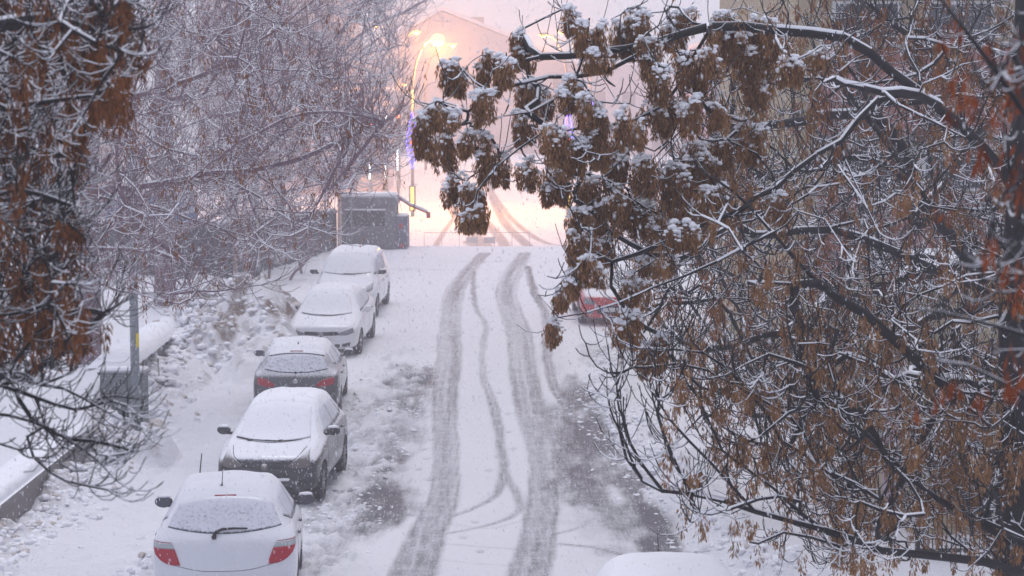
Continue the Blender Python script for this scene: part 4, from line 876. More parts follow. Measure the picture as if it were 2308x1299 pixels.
# ------------------------------------------------------------------ trees
class Tree:
    def __init__(s, seed): s.p = []; s.par = []; s.minr = []; s.rg = np.random.default_rng(seed); s.rs = random.Random(seed)
    def add(s, p, par, mr=0.0): s.p.append(np.array(p, float)); s.par.append(par); s.minr.append(mr); return len(s.p) - 1
    def limb(s, pts, r0, r1, start=None, step=.18):
        """pts: world points; joins the nearest existing node"""
        if start is None and not s.p: pts = [(p[0], p[1] * K, p[2]) for p in pts]
        pts = [np.array(p, float) for p in pts]; q = crvpts(pts, 8)
        if start is None and s.p: start = s.nearest(q[0]); 
        par = -1 if start is None else start; acc = 1e9; last = None; L = sum(np.linalg.norm(b - a) for a, b in zip(q[:-1], q[1:])); run = 0
        for i, x in enumerate(q):
            if last is not None: run += np.linalg.norm(x - q[i - 1])
            if last is None or np.linalg.norm(x - last) >= step or i == len(q) - 1:
                jit = s.rg.normal(0, step * .05, 3); f = run / max(L, 1e-6); par = s.add(x + jit, par, r0 + (r1 - r0) * f); last = x
        return par
    def nearest(s, x, lim=None):
        A = np.array(s.p if lim is None else s.p[:lim]); return int(np.argmin(((A - x) ** 2).sum(1)))
    def reach(s, T, step=.16, curl=.25, up=0.15, bias=0.0):
        """grow a curved branch from the nearest node to each target"""
        cap = len(s.p) + sum(1 for _ in T) * 60 + 10; A = np.zeros((cap, 3)); n = len(s.p); A[:n] = s.p
        for x in T:
            dv = A[:n] - x; c = (dv ** 2).sum(1)
            if bias: c = c * (1 + bias * np.clip(A[:n, 2] - x[2], 0, 2))
            i = int(np.argmin(c)); L = math.sqrt(((A[i] - x) ** 2).sum())
            if L < .04: continue
            pa = s.par[i]; d0 = (A[i] - A[pa]) if pa >= 0 else np.array([0, 0, 1.0]); d0 = d0 / (np.linalg.norm(d0) + 1e-9)
            dx = (x - A[i]) / L
            side = s.rg.normal(0, 1, 3) * curl * L * .35
            c1 = A[i] + (d0 * .35 + dx * .25) * L * .6 + side * .6; c2 = x - (dx * .7 + np.array([0, 0, up])) * L * .3 + side * .5
            m = max(2, min(40, int(L / step))); par = i; prev = A[i]
            for k in range(1, m + 1):
                t = k / m; p = (1 - t) ** 3 * A[i] + 3 * (1 - t) ** 2 * t * c1 + 3 * (1 - t) * t * t * c2 + t ** 3 * x + s.rg.normal(0, .012 * min(1, L), 3)
                par = s.add(p, par); A[n] = p; n += 1
                if n >= cap - 2: return
    def twigs(s, count, l0, l1, pref=None, upc=.5, seg=4, lo=0, spread=.9, filt=None):
        n = len(s.p); ids = np.arange(lo, n)
        if filt is not None: ids = ids[filt(np.array(s.p)[ids])]
        if len(ids) == 0: return
        pick = s.rg.choice(ids, count)
        for i in pick:
            i = int(i); pa = s.par[i]; d = s.p[i] - s.p[pa] if pa >= 0 else np.array([0, 0, 1.]); d = d / (np.linalg.norm(d) + 1e-9)
            d = d * .7 + s.rg.normal(0, spread * .6, 3) + np.array([0, 0, -.05]); d /= np.linalg.norm(d) + 1e-9
            if pref is not None: d = d + np.array(pref) * .5; d /= np.linalg.norm(d)
            L = s.rs.uniform(l0, l1); p = s.p[i].copy(); par = i
            for k in range(seg):
                d = d + np.array([0, 0, upc / seg]) * (1 + k * .6) + s.rg.normal(0, .08, 3); d /= np.linalg.norm(d); p = p + d * L / seg; par = s.add(p, par)
    def finish(s, r0, expo=2.35, rmax=.3):
        n = len(s.p); Pn = np.array(s.p); par = np.array(s.par); acc = np.zeros(n); best = np.full(n, -1); br = np.zeros(n); r = np.zeros(n)
        for i in range(n - 1, -1, -1):
            v = acc[i] if acc[i] > 0 else r0 ** expo
            r[i] = max(v ** (1 / expo), s.minr[i]); r[i] = min(r[i], rmax)
            j = par[i]
            if j >= 0:
                acc[j] += max(v, 0)
                if r[i] > br[j]: br[j] = r[i]; best[j] = i
        s.P_ = Pn; s.pa = par; s.r = r; s.best = best
    def mesh(s, k=5, snow=True, snow_r=.75, sn0=.0025, seed=0, gap=.42):
        Pn, par, r, best = s.P_, s.pa, s.r, s.best; n = len(Pn)
        ids = np.where(par >= 0)[0]; a = par[ids]; d = Pn[ids] - Pn[a]; L = np.linalg.norm(d, axis=1); ok = L > 1e-5; ids, a, d, L = ids[ok], a[ok], d[ok], L[ok]; d = d / L[:, None]
        tan = np.zeros((n, 3)); tan[ids] = d; nx_ = best >= 0; t2 = tan.copy(); t2[nx_] = tan[nx_] + tan[best[nx_]]; nn = np.linalg.norm(t2, axis=1); t2 /= np.maximum(nn, 1e-6)[:, None]
        main = best[a] == ids; ta = np.where(main[:, None] & (nn[a] > 0)[:, None], t2[a], d); ra = np.where(main, r[a], np.minimum(r[ids] * 1.25, r[a])); rb = r[ids]; tb = t2[ids]
        def rings(C, T, rad, kk, flat=1.0):
            ref = np.where((np.abs(T[:, 2]) > .92)[:, None], np.array([1., 0, 0]), np.array([0, 0, 1.])); u = np.cross(T, ref); u /= np.linalg.norm(u, axis=1)[:, None] + 1e-9; v = np.cross(u, T)
            ang = 2 * np.pi * np.arange(kk) / kk + np.pi / 4
            return C[:, None, :] + rad[:, None, None] * (np.cos(ang)[None, :, None] * u[:, None, :] + flat * np.sin(ang)[None, :, None] * v[:, None, :])
        def tubes(CA, CB, TA, TB, RA, RB, kk, flat=1.0):
            A = rings(CA, TA, RA, kk, flat); B = rings(CB, TB, RB, kk, flat); m = len(CA); V = np.concatenate([A, B], 1).reshape(-1, 3); base = np.arange(m)[:, None] * 2 * kk; j = np.arange(kk)[None, :]; j2 = (j + 1) % kk
            return V, np.stack([base + j, base + j2, base + kk + j2, base + kk + j], -1).reshape(-1, 4)
        Vs, Fs, off = [], [], 0
        for sel, kk in ((rb > .02, 10), (rb <= .02, k)):
            if sel.any():
                V, Q = tubes(Pn[a[sel]], Pn[ids[sel]], ta[sel], tb[sel], ra[sel], rb[sel], kk); Vs.append(V); Fs.append(Q + off); off += len(V)
        wood = (np.concatenate(Vs), np.concatenate(Fs)); sm = None
        if snow:
            hor = np.sqrt(np.clip(1 - tb[:, 2] ** 2, 0, 1)); nz = vnoise(Pn[ids, 0] * 2.3 + Pn[ids, 2], Pn[ids, 1] * 2.3 + Pn[ids, 2] * 1.7, seed)
            sel = (hor > .45) & (nz > gap - .35); amt = np.clip((hor - .35) * 1.5, 0, 1) * np.clip((nz - gap + .45) * 1.6, .25, 1.15)
            RA = (ra * snow_r + sn0) * amt; RB = (rb * snow_r + sn0) * amt
            CA = Pn[a].copy(); CB = Pn[ids].copy(); CA[:, 2] += ra * .72 + sn0 * .35; CB[:, 2] += rb * .72 + sn0 * .35
            V, Q = tubes(CA[sel], CB[sel], ta[sel], tb[sel], RA[sel], RB[sel], 4, .8); sm = (V, Q)
        return wood, sm
def keys_mesh(cl, rg, klen=.04, kw=.0095):
    """hanging bunches of winged seeds. cl: list of (x,y,z_top,rx,h,count)"""
    Vs = []; Ts = []; 
    for (x, y, z, rx, h, cnt) in cl:
        cnt = int(cnt); t = rg.random(cnt) ** .8; rad = rx * np.where(t < .35, .55 + 1.3 * t, 1.005 - (t - .35) * 1.05) ; ang = rg.random(cnt) * 2 * np.pi; q = np.sqrt(rg.random(cnt)) ** .7
        wob = 1 + .3 * np.sin(ang * 3 + x * 40) * (t > .3)
        cx = x + rad * q * np.cos(ang) * wob; cyy = y + rad * q * np.sin(ang) * wob * .8; cz = z - t * h
        dx = rg.normal(0, .22, cnt) + np.cos(ang) * .18; dy = rg.normal(0, .22, cnt) + np.sin(ang) * .18; dz = -np.ones(cnt); D = np.stack([dx, dy, dz], -1); D /= np.linalg.norm(D, axis=1)[:, None]
        a2 = rg.random(cnt) * 2 * np.pi; S = np.stack([np.cos(a2), np.sin(a2), np.zeros(cnt)], -1); l = klen * rg.uniform(.75, 1.25, cnt)[:, None]; w_ = kw * rg.uniform(.7, 1.2, cnt)[:, None]
        C = np.stack([cx, cyy, cz], -1); N_ = np.cross(D, S); V = np.stack([C, C + D * l * .55 + S * w_ * .5 + N_ * w_ * .25, C + D * l, C + D * l * .55 - S * w_ * .5 + N_ * w_ * .25], 1)
        Vs.append(V.reshape(-1, 3)); base = rg.random(); Ts.append(np.repeat(np.clip(rg.random(cnt) * .7 + base * .3 + (q - .6) * .25, 0, 1), 4))
    V = np.concatenate(Vs); return V, np.arange(len(V)).reshape(-1, 4), np.concatenate(Ts)
ICO = None
def blobs_mesh(bl, rg):
    global ICO
    if ICO is None:
        b = bmesh.new(); bmesh.ops.create_icosphere(b, subdivisions=2, radius=1); ICO = (np.array([v.co[:] for v in b.verts]), np.array([[v.index for v in f.verts] for f in b.faces])); b.free()
    V0, F0 = ICO; Vs = []; Fs = []; off = 0
    for (x, y, z, rx, rz) in bl:
        k = 1 + rg.normal(0, .15, (len(V0), 1)) + .25 * np.sin(V0 @ rg.normal(0, 2.2, (3, 1))); ry = rx * rg.uniform(.75, 1.1); Vs.append(V0 * k * np.array([rx, ry, rz]) + np.array([x, y, z])); Fs.append(F0 + off); off += len(V0)
    return np.concatenate(Vs), np.concatenate(Fs)
def make_tree(name, label, T, bark, r0, k=4, keys=None, keymat=None, caps=None, group=None, cat='tree', snow_r=.75, sn0=.0025, rmax=.3, gap=.42, klen=.04, kw=.0095, expo=2.75):
    T.finish(r0, expo, rmax); base = T.P_[0]; t = thing(name, label, cat, (float(base[0]), float(base[1]), float(base[2])), 0, group)
    (V, Q), sm = T.mesh(k, True, snow_r, sn0, 3, gap); o = link('branches' if False else 'trunk', np_mesh('wood', V - base, Q), t, bark, False)
    if sm is not None: link('snow', np_mesh('snow', sm[0] - base, sm[1]), t, M['snow_fine'], True)
    if keys: 
        V, Q, tt = keys_mesh(keys, T.rg, klen, kw); me = np_mesh('keys', V - base, Q); attr(me, 'tint', tt); link('crown', me, t, keymat)
    if caps:
        V, Q = blobs_mesh(caps, T.rg); link('snow_tuft', np_mesh('snow_tuft', V - base, Q), t, M['snow_fine'], True)
    return t
def inpoly(x, y, poly):
    c = False; j = len(poly) - 1
    for i in range(len(poly)):
        xi, yi = poly[i]; xj, yj = poly[j]
        if (yi > y) != (yj > y) and x < (xj - xi) * (y - yi) / (yj - yi + 1e-9) + xi: c = not c
        j = i
    return c
def sample(rs, poly, n, d0, d1):
    us = [p[0] for p in poly]; vs_ = [p[1] for p in poly]; o = []
    while len(o) < n:
        u, v = rs.uniform(min(us), max(us)), rs.uniform(min(vs_), max(vs_))
        if inpoly(u, v, poly): o.append(P(u, v, rs.uniform(d0, d1)))
    return o
def bunch(cl, caps, rg, u, v, wd, h, d, dens=1.0, snowy_=1.0):
    """a heavy seed clump given as pixels at depth d -> panicles and snow tufts"""
    s = d / F; n = max(3, int(round(wd * h / 620))); wd *= 1.12; h *= 1.12; c0 = P(u, v, d)
    for i in range(n):
        ox = rg.uniform(-.42, .42) * wd * s; f = rg.uniform(0, .62); oy = rg.uniform(-.4, .4) * wd * s
        rx = rg.uniform(.030, .062); hh = min(rg.uniform(.13, .30), (1.08 - f) * h * s + .03); z = c0[2] - f * h * s - (abs(ox) / (wd * s)) * .06
        cl.append((c0[0] + ox, c0[1] + oy, z, rx, hh, 240 * dens * (rx / .06) ** 1.3 * (hh / .2)))
        if rg.random() < (.95 if f < .4 else .55) * snowy_:
            dr = rg.uniform(0, 6.28); 
            for q in range(int(rg.integers(6, 22) * (rx / .06))):
                a = rg.uniform(0, 6.28); k = rg.uniform(0, 1.0) ** .7; rr = rx * k * rg.uniform(.8, 1.15); b = rg.uniform(.005, .017) * (1.25 - .5 * k)
                caps.append((c0[0] + ox + math.cos(a) * rr + .3 * rx * math.cos(dr), c0[1] + oy + math.sin(a) * rr + .3 * rx * math.sin(dr), z + .006 - k * k * rx * 1.1, b * 1.35, b * rg.uniform(.6, .95)))
    return c0

# --- right: the seed laden tree
def tree_R1():
    T = Tree(11); rg = T.rg; rs = T.rs; D = 9.6
    T.limb([(3.55, 9.9, -.1), (3.50, 9.9, 1.5), (3.46, 9.85, 3.0), (3.42, 9.8, 4.6), (3.45, 9.8, 6.2), (3.5, 9.9, 8.0)], .17, .09)
    PL = lambda pts, d0, d1: [P(u, v, d0 + (d1 - d0) * i / (len(pts) - 1)) for i, (u, v) in enumerate(pts)]
    T.limb(PL([(2330,520),(2250,370),(2120,250),(2000,150),(1900,85),(1750,75),(1600,62),(1480,95),(1350,118),(1250,128),(1185,132)], 9.8, 9.5), .042, .012)
    T.limb(PL([(2110,235),(2040,205),(1950,205),(1885,182)], 9.7, 9.0), .030, .018)
    T.limb(PL([(2085,222),(2020,212),(1960,240),(1900,310),(1820,360),(1750,420),(1690,458),(1650,490)], 9.7, 9.1), .026, .010)
    T.limb(PL([(2330,1010),(2200,920),(2100,850),(1950,710),(1830,625),(1740,520),(1660,440),(1600,395)], 9.7, 9.0), .034, .007)
    T.limb(PL([(1840,640),(1760,640),(1690,635)], 9.3, 9.0), .014, .006)
    T.limb(PL([(1480,95),(1380,150),(1320,172),(1230,175),(1150,190),(1100,215),(1045,262)], 9.5, 9.3), .014, .006)
    T.limb(PL([(1600,70),(1540,170),(1500,235),(1440,270),(1350,285),(1270,300)], 9.4, 9.3), .014, .006)
    T.limb(PL([(1600,70),(1570,200),(1520,300),(1480,340)], 9.3, 9.7), .012, .006)
    T.limb(PL([(1300,170),(1235,240),(1200,250),(1110,270)], 9.4, 9.3), .009, .004)
    T.limb(PL([(1235,240),(1225,300),(1150,345),(1100,400)], 9.4, 9.2), .009, .004)
    T.limb(PL([(1690,458),(1560,520),(1480,560),(1380,590)], 9.1, 9.4), .012, .005)
    T.limb(PL([(1740,520),(1600,600),(1450,660),(1350,700),(1270,715),(1215,660)], 9.0, 9.2), .012, .004)
    C = [(1015,118,80,75),(1100,100,70,90),(1140,105,50,75),(1180,50,55,85),(985,212,85,60),(952,235,50,100),(1000,280,60,85),(1030,225,35,40),(1095,185,60,75),(1060,262,60,70),(1100,285,60,110),(1125,330,45,65),(1030,370,60,70),(1060,385,85,115),(1070,440,60,60),(1185,340,70,65),(1190,165,65,60),(1290,160,75,70),(1225,180,60,65),(1185,235,60,70),(1250,265,80,90),(1255,350,75,90),(1320,195,50,70),(1345,215,70,80),(1290,290,70,90),(1330,380,70,80),(1350,270,60,90),
     (1285,0,60,60),(1330,30,80,70),(1400,20,70,90),(1350,90,80,50),(1460,60,60,100),(1480,130,60,80),(1440,0,70,70),(1530,0,80,90),(1640,10,110,120),(1720,20,80,150),(1600,90,60,60),(1565,200,70,80),(1500,200,60,90),(1420,220,70,90),(1400,300,80,100),(1380,400,80,110),(1440,420,60,100),(1300,440,60,70),(1310,500,70,80),(1330,560,80,60),(1285,590,60,60),(1270,620,50,60),(1340,440,80,80),(1370,500,60,80),
     (1540,480,70,60),(1465,560,90,40),(1430,600,60,70),(1410,680,70,80),(1480,735,90,90),(1250,700,40,60),(1680,260,80,90),(1640,300,60,60),(1580,300,90,100),(1610,400,80,80),(1520,350,80,100),(1700,160,60,70),(1780,110,70,60),(1850,90,60,50),(1750,420,60,60),(1450,330,70,90),(1470,200,70,60),(1560,100,70,90),(1380,330,60,80),(1540,420,60,70),(1510,560,50,40),(1300,300,40,60),(1690,90,60,80),(1490,470,60,70),(1620,210,60,60),(1240,400,50,40)]
    cl, caps, tg = [], [], []
    for (u, v, wd, h) in C:
        d = rs.uniform(9.1, 9.9); bunch(cl, caps, rg, u, v + 8, wd, h, d, 1.0, 1.0 if v < 620 else .8)
        tg.append(P(u, v + 14, d)); tg.append(P(u + rs.uniform(-.4, .4) * wd, v + 25, d + rs.uniform(-.1, .1)))
    T.reach(tg, .12, .3, .1)
    n_main = len(T.p)
    # smaller, looser bunches across the rest of the crown
    reg = [(1500,250),(1800,60),(2300,0),(2330,1290),(1900,1290),(1700,1180),(1560,1060),(1480,900),(1400,760),(1420,560)]
    pts = sample(rs, reg, 210, 8.6, 11.2); T.reach(pts, .13, .35, .2)
    for p in sample(rs, [(1240,0),(1850,0),(1750,400),(1560,560),(1280,640),(1250,430)], 45, 9.0, 10.6): T.reach([p], .13, .35, .2)
    reg2 = [(1800,900),(2300,850),(2300,1290),(1850,1290)]
    T.reach(sample(rs, reg2, 40, 8.6, 10.2), .13, .3, .25)
    # low upturned boughs over the snow
    T.limb(PL([(2340,1300),(2200,1262),(2050,1252),(1985,1238),(1850,1190),(1700,1150),(1560,1115),(1490,1105),(1430,1060),(1395,975),(1380,900)], 9.4, 8.4), .032, .004)
    T.limb(PL([(1490,1105),(1450,1050),(1410,990),(1400,930)], 8.6, 8.4), .006, .004)
    T.limb(PL([(1700,1150),(1620,1060),(1560,1000),(1500,930),(1470,880)], 8.8, 8.5), .008, .004)
    T.limb(PL([(1850,1190),(1740,1100),(1650,1030),(1600,960),(1560,870)], 9.0, 8.7), .010, .004)
    T.limb(PL([(1560,1115),(1510,1020),(1490,960),(1480,900)], 8.6, 8.4), .006, .003)
    T.limb(PL([(1990,1130),(1860,1060),(1760,990),(1700,900),(1640,830),(1560,790),(1440,790),(1400,770)], 9.2, 8.8), .016, .004)
    T.limb(PL([(1850,1050),(1760,930),(1640,860),(1520,820),(1430,830)], 9.0, 8.8), .010, .004)
    T.limb(PL([(1900,1230),(1780,1205),(1690,1222)], 9.0, 8.8), .012, .008)
    T.limb(PL([(2340,1240),(2200,1180),(2090,1110),(1990,1020),(1900,930)], 9.6, 9.1), .030, .010)
    T.limb(PL([(1800,1130),(1740,1120),(1650,1150),(1580,1160)], 8.9, 8.5), .005, .003)
    T.twigs(330, .12, .45, (-.5, 0, .2), .9, 5, lo=n_main, filt=lambda A: A[:, 2] < 4.6, spread=.7)
    T.twigs(1500, .10, .38, None, .8, 4, spread=1.0)
    T.twigs(1500, .05, .20, None, .6, 3, spread=1.0)
    A = np.array(T.p)
    for i in rg.choice(np.arange(n_main, len(A)), 800):
        p = A[i]
        if p[0] > .9: cl.append((p[0], p[1], p[2], rg.uniform(.02, .055), rg.uniform(.07, .24), rg.uniform(15, 90)))
    make_tree('ash_tree', 'ash tree heavy with brown seed clusters capped with snow, filling the right centre', T, M['bark'], .0032, 4, cl, M['keys'], caps, snow_r=.85, sn0=.0028, rmax=.2)
tree_R1()

def tree_R2():
    T = Tree(23); rg, rs = T.rg, T.rs
    T.limb([(5.35, 14.2, -.1), (5.3, 14.1, 2.0), (5.2, 14.0, 4.0), (5.0, 13.9, 5.6), (4.8, 13.8, 7.6)], .20, .10)
    PL = lambda pts, d0, d1: [P(u, v, d0 + (d1 - d0) * i / (len(pts) - 1)) for i, (u, v) in enumerate(pts)]
    T.limb(PL([(2350,760),(2200,600),(2070,440),(2040,350),(1990,280),(1960,240)], 13.8, 13.0), .060, .035)
    T.limb(PL([(2070,440),(1980,365),(1880,360),(1850,380)], 13.4, 12.8), .030, .020)
    T.limb(PL([(2350,900),(2150,800),(2000,760),(1850,740),(1700,760)], 13.8, 12.5), .045, .010)
    T.limb(PL([(2350,700),(2200,650),(2000,560),(1850,520),(1700,530)], 13.8, 12.5), .040, .010)
    T.limb(PL([(2350,1150),(2150,1060),(2000,1010),(1850,960),(1700,930)], 13.8, 12.0), .034, .010)
    T.limb(PL([(2350,300),(2200,180),(2060,90),(1950,0)], 13.8, 13.0), .050, .020)
    T.limb(PL([(2350,1290),(2200,1150),(2050,940),(1960,860)], 13.8, 12.0), .045, .020)
    reg = [(1560,200),(1750,0),(2330,0),(2330,1200),(2000,1200),(1700,1080),(1540,900),(1450,700),(1400,480)]
    T.reach(sample(rs, reg, 520, 11.4, 16.5), .17, .35, .2)
    T.twigs(3600, .15, .5, None, .8, 4); T.twigs(1200, .06, .25, None, .6, 3)
    A = np.array(T.p); cl = []
    for i in rg.choice(len(A), 1000): p = A[i]; cl.append((p[0], p[1], p[2], rg.uniform(.02, .07), rg.uniform(.08, .30), rg.uniform(20, 110)))
    make_tree('ash_tree', 'snowy ash tree with thick dark limbs in front of the pink and beige building', T, M['bark'], .0042, 4, cl, M['keys_rust'], None, snow_r=.75, sn0=.002, rmax=.24, gap=.5)
tree_R2()
def tree_R3():
    T = Tree(31); rg, rs = T.rg, T.rs
    T.limb([(6.0, 24, -.1), (5.95, 24, 3), (5.8, 24, 6), (5.6, 24, 9)], .2, .1)
    reg = [(1280,480),(1420,440),(1600,300),(2100,250),(2330,300),(2330,1000),(1800,960),(1560,800),(1450,700),(1400,640)]
    T.reach(sample(rs, reg, 380, 18, 27), .3, .3, .25)
    T.twigs(3200, .25, .8, None, .8, 4)
    A = np.array(T.p); cl = []
    for i in rg.choice(len(A), 500): p = A[i]; cl.append((p[0], p[1], p[2], rg.uniform(.04, .09), rg.uniform(.12, .3), rg.uniform(15, 50)))
    make_tree('ash_tree', 'bare snowy tree deeper in on the right, beside the red car', T, M['bark'], .0058, 4, cl, M['keys_rust'], None, snow_r=.8, sn0=.004, rmax=.24, klen=.05, kw=.014)
tree_R3()
def tree_R4():
    T = Tree(41); rg, rs = T.rg, T.rs
    T.limb([(1.9, 3.6, -.1), (1.85, 3.6, 3), (1.75, 3.5, 5.2), (1.7, 3.4, 6.6), (1.65, 3.3, 7.6)], .13, .05)
    PL = lambda pts, d0, d1: [P(u, v, d0 + (d1 - d0) * i / (len(pts) - 1)) for i, (u, v) in enumerate(pts)]
    T.limb(PL([(2700,600),(2450,420),(2330,300),(2250,150),(2180,60),(2120,-20)], 3.6, 3.2), .014, .004)
    T.limb(PL([(2700,800),(2450,700),(2320,640),(2260,560),(2230,470)], 3.6, 3.2), .014, .004)
    T.limb(PL([(2650,1000),(2400,960),(2300,880),(2200,830),(2120,820)], 3.7, 3.4), .012, .003)
    T.limb(PL([(2650,500),(2420,250),(2310,120),(2290,20)], 3.6, 3.1), .012, .003)
    T.limb(PL([(2650,900),(2420,800),(2310,740),(2180,700),(2080,690)], 3.7, 3.5), .010, .003)
    T.reach(sample(rs, [(2230,0),(2330,0),(2330,900),(2230,800),(2180,620),(2260,400),(2200,150)], 30, 3.0, 4.0), .05, .3, .2)
    T.twigs(120, .03, .12, (-.3, 0, .1), .7, 4)
    cl = []
    for (u, v, h, c) in ((2160,0,100,9),(2165,150,110,14),(2120,55,50,5),(2230,40,120,10),(2290,60,180,14),(2190,200,80,10),(2290,160,120,10),(2205,300,90,10),(2145,235,50,4),(2240,230,60,6),(2300,300,200,14),(2260,330,120,10),(2230,520,80,8),(2290,560,160,14),(2290,760,160,14),(2150,840,60,7),(2215,860,60,5),(2110,870,60,4),(2285,820,80,10),(2080,900,40,3),(2130,450,50,4)):
        p = P(u, v, rs.uniform(3.1, 3.6)); cl.append((p[0], p[1], p[2], rs.uniform(.012, .025), h * 3.3 / F, c * 1.5))
    make_tree('ash_tree', 'nearest tree at the right edge with blurred orange seed keys', T, M['bark'], .0018, 5, cl, M['keys_orange'], None, snow_r=.8, sn0=.0015, rmax=.2, klen=.040, kw=.009)
tree_R4()

# --- left trees
def tree_L1():
    T = Tree(51); rg, rs = T.rg, T.rs
    T.limb([(-3.3, 5.6, -.1), (-3.2, 5.6, 2), (-3.1, 5.6, 4), (-3.0, 5.6, 5.6), (-3.0, 5.6, 8)], .17, .08)
    PL = lambda pts, d0, d1: [P(u, v, d0 + (d1 - d0) * i / (len(pts) - 1)) for i, (u, v) in enumerate(pts)]
    for pl, a, b in (([(-560,250),(-200,120),(0,60),(150,50),(250,70),(330,60)], .03, .006), ([(-560,500),(-200,330),(0,250),(120,230),(220,210)], .03, .006), ([(-560,700),(-200,560),(0,480),(100,450),(170,470)], .028, .005),
                     ([(-560,800),(-200,760),(0,700),(80,640),(150,600)], .026, .005), ([(-560,900),(-250,880),(-60,850),(60,850),(170,885),(250,935),(330,965)], .018, .0025), ([(-300,900),(-60,925),(30,940),(100,960),(180,1010),(250,1070),(292,1105)], .010, .002),
                     ([(60,850),(130,800),(180,760),(240,700)], .006, .002), ([(0,870),(90,900),(180,920),(260,905),(300,930)], .007, .002), ([(100,960),(60,1000),(110,1060),(200,1100),(260,1112)], .005, .002), ([(-300,880),(0,1000),(60,1010)], .008, .002),
                     ([(30,860),(60,930),(150,990),(230,1000),(300,1015)], .006, .002)):
        T.limb(PL(pl, 5.7, 5.4), a, b, step=.09)
    T.reach(sample(rs, [(-60,-30),(340,-30),(330,120),(280,210),(200,300),(190,560),(180,780),(60,860),(-60,880)], 330, 5.0, 6.8), .08, .3, .2)
    n0 = len(T.p); T.reach(sample(rs, [(0,820),(230,830),(330,930),(300,1010),(200,1080),(60,960),(0,900)], 14, 5.2, 5.7), .07, .3, .35)
    T.twigs(3000, .06, .24, (.25, 0, .1), .7, 4); T.twigs(1300, .03, .10, None, .5, 3)
    cl = []; A = np.array(T.p); fz = lambda p: True
    for i in rg.choice(n0, 760):
        p = A[i]; u = p[0] / p[1] * F + CX
        zz = 6 - p[2]
        if zz * F / p[1] + 255 < 780 and u > -80: cl.append((p[0], p[1], p[2], rg.uniform(.010, .034), rg.uniform(.05, .15), rg.uniform(8, 36)))
    for p in sample(rs, [(180,20),(330,60),(300,190),(200,260),(190,60)], 26, 5.2, 5.8): cl.append((p[0], p[1], p[2], .035, .17, 50))
    for p in sample(rs, [(0,560),(190,580),(180,740),(0,780)], 26, 5.2, 5.8): cl.append((p[0], p[1], p[2], .03, .13, 40))
    make_tree('ash_tree', 'near tree at the left edge hung with rusty brown seed keys, bare twigs below', T, M['bark'], .0018, 5, cl, M['keys_left'], None, snow_r=.8, sn0=.0010, rmax=.2, klen=.04, kw=.009)
tree_L1()
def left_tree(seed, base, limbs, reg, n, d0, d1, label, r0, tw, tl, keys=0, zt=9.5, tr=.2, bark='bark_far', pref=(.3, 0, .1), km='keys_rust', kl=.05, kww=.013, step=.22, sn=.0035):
    T = Tree(seed); rg, rs = T.rg, T.rs; x, y = base; zb = ZAT(x, y * K) - .15
    T.limb([(x, y, zb), (x + .05, y, zb + zt * .3), (x + .1, y + .1, zb + zt * .6), (x + .3, y, zb + zt)], tr, tr * .4, step=.3)
    for pl, da, db, a, b in limbs: T.limb([P(u, v, da + (db - da) * i / (len(pl) - 1)) for i, (u, v) in enumerate(pl)], a, b)
    T.reach(sample(rs, reg, n, d0, d1), step, .28, .15, .3); T.twigs(tw, tl[0], tl[1], pref, .6, 4); T.twigs(tw // 2, tl[0] * .4, tl[1] * .5, pref, .5, 3)
    cl = []; A = np.array(T.p)
    if keys:
        for i in rg.choice(len(A), keys): p = A[i]; cl.append((p[0], p[1], p[2], rg.uniform(.02, .05), rg.uniform(.08, .22), rg.uniform(6, 22)))
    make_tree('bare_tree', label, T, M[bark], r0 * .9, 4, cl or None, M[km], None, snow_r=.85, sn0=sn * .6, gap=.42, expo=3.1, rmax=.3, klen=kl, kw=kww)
left_tree(61, (-9.0, 17.5), [([(-300,600),(0,500),(190,440),(330,420),(470,392),(560,385),(700,350),(830,290),(905,250)], 17.5, 16.0, .045, .006), ([(-300,420),(0,310),(190,245),(400,190),(540,120),(660,40),(720,-20)], 17.5, 17, .040, .008),
    ([(470,392),(560,430),(660,500),(760,530)], 16.8, 16.5, .022, .006), ([(250,270),(330,310),(400,345),(520,350)], 17, 16.5, .022, .008), ([(-300,640),(0,580),(160,562),(350,568),(430,600)], 17.5, 16.5, .025, .006), ([(0,560),(160,590),(260,655),(380,662),(500,655),(590,640)], 17.2, 16.2, .024, .005),
    ([(190,440),(360,470),(500,520),(640,560)], 17, 16.3, .015, .005), ([(400,190),(520,150),(650,160),(760,150)], 17, 16.5, .02, .006), ([(80,830),(180,760),(260,690),(265,655)], 17.4, 17, .025, .02), ([(560,385),(640,300),(720,230),(800,130)], 16.5, 16.2, .015, .005)],
    [(200,-20),(640,-20),(740,160),(860,260),(900,380),(720,480),(600,560),(560,640),(380,700),(200,640)], 430, 14.5, 19.5, 'large bare snowy tree whose long limbs reach over the pavement on the left', .0036, 3400, (.2, .7), 800)
left_tree(62, (-8.75, 30), [([(205,560),(330,440),(480,330),(620,220),(740,100),(830,0)], 30, 28, .06, .012), ([(205,400),(330,260),(450,120),(520,0)], 30, 29, .06, .015), ([(205,600),(400,520),(560,450),(700,420),(860,380)], 30, 28, .05, .01)],
    [(200,-20),(850,-20),(900,250),(940,380),(800,430),(680,450),(540,480),(200,540)], 270, 26, 33, 'bare tree rising behind the retaining wall on the left', .0050, 2000, (.3, 1.0), 350, zt=12, tr=.24, sn=.005)
left_tree(63, (-9.6, 40), [([(350,520),(470,420),(600,300),(720,160),(800,20)], 40, 38, .06, .015), ([(350,560),(500,480),(650,400),(800,330)], 40, 38, .05, .01)],
    [(330,-20),(880,-20),(900,300),(860,400),(700,430),(560,470),(340,520)], 210, 37, 44, 'bare tree with a dark trunk beyond the end of the retaining wall', .0062, 1400, (.4, 1.2), 120, zt=13, tr=.33, sn=.006)
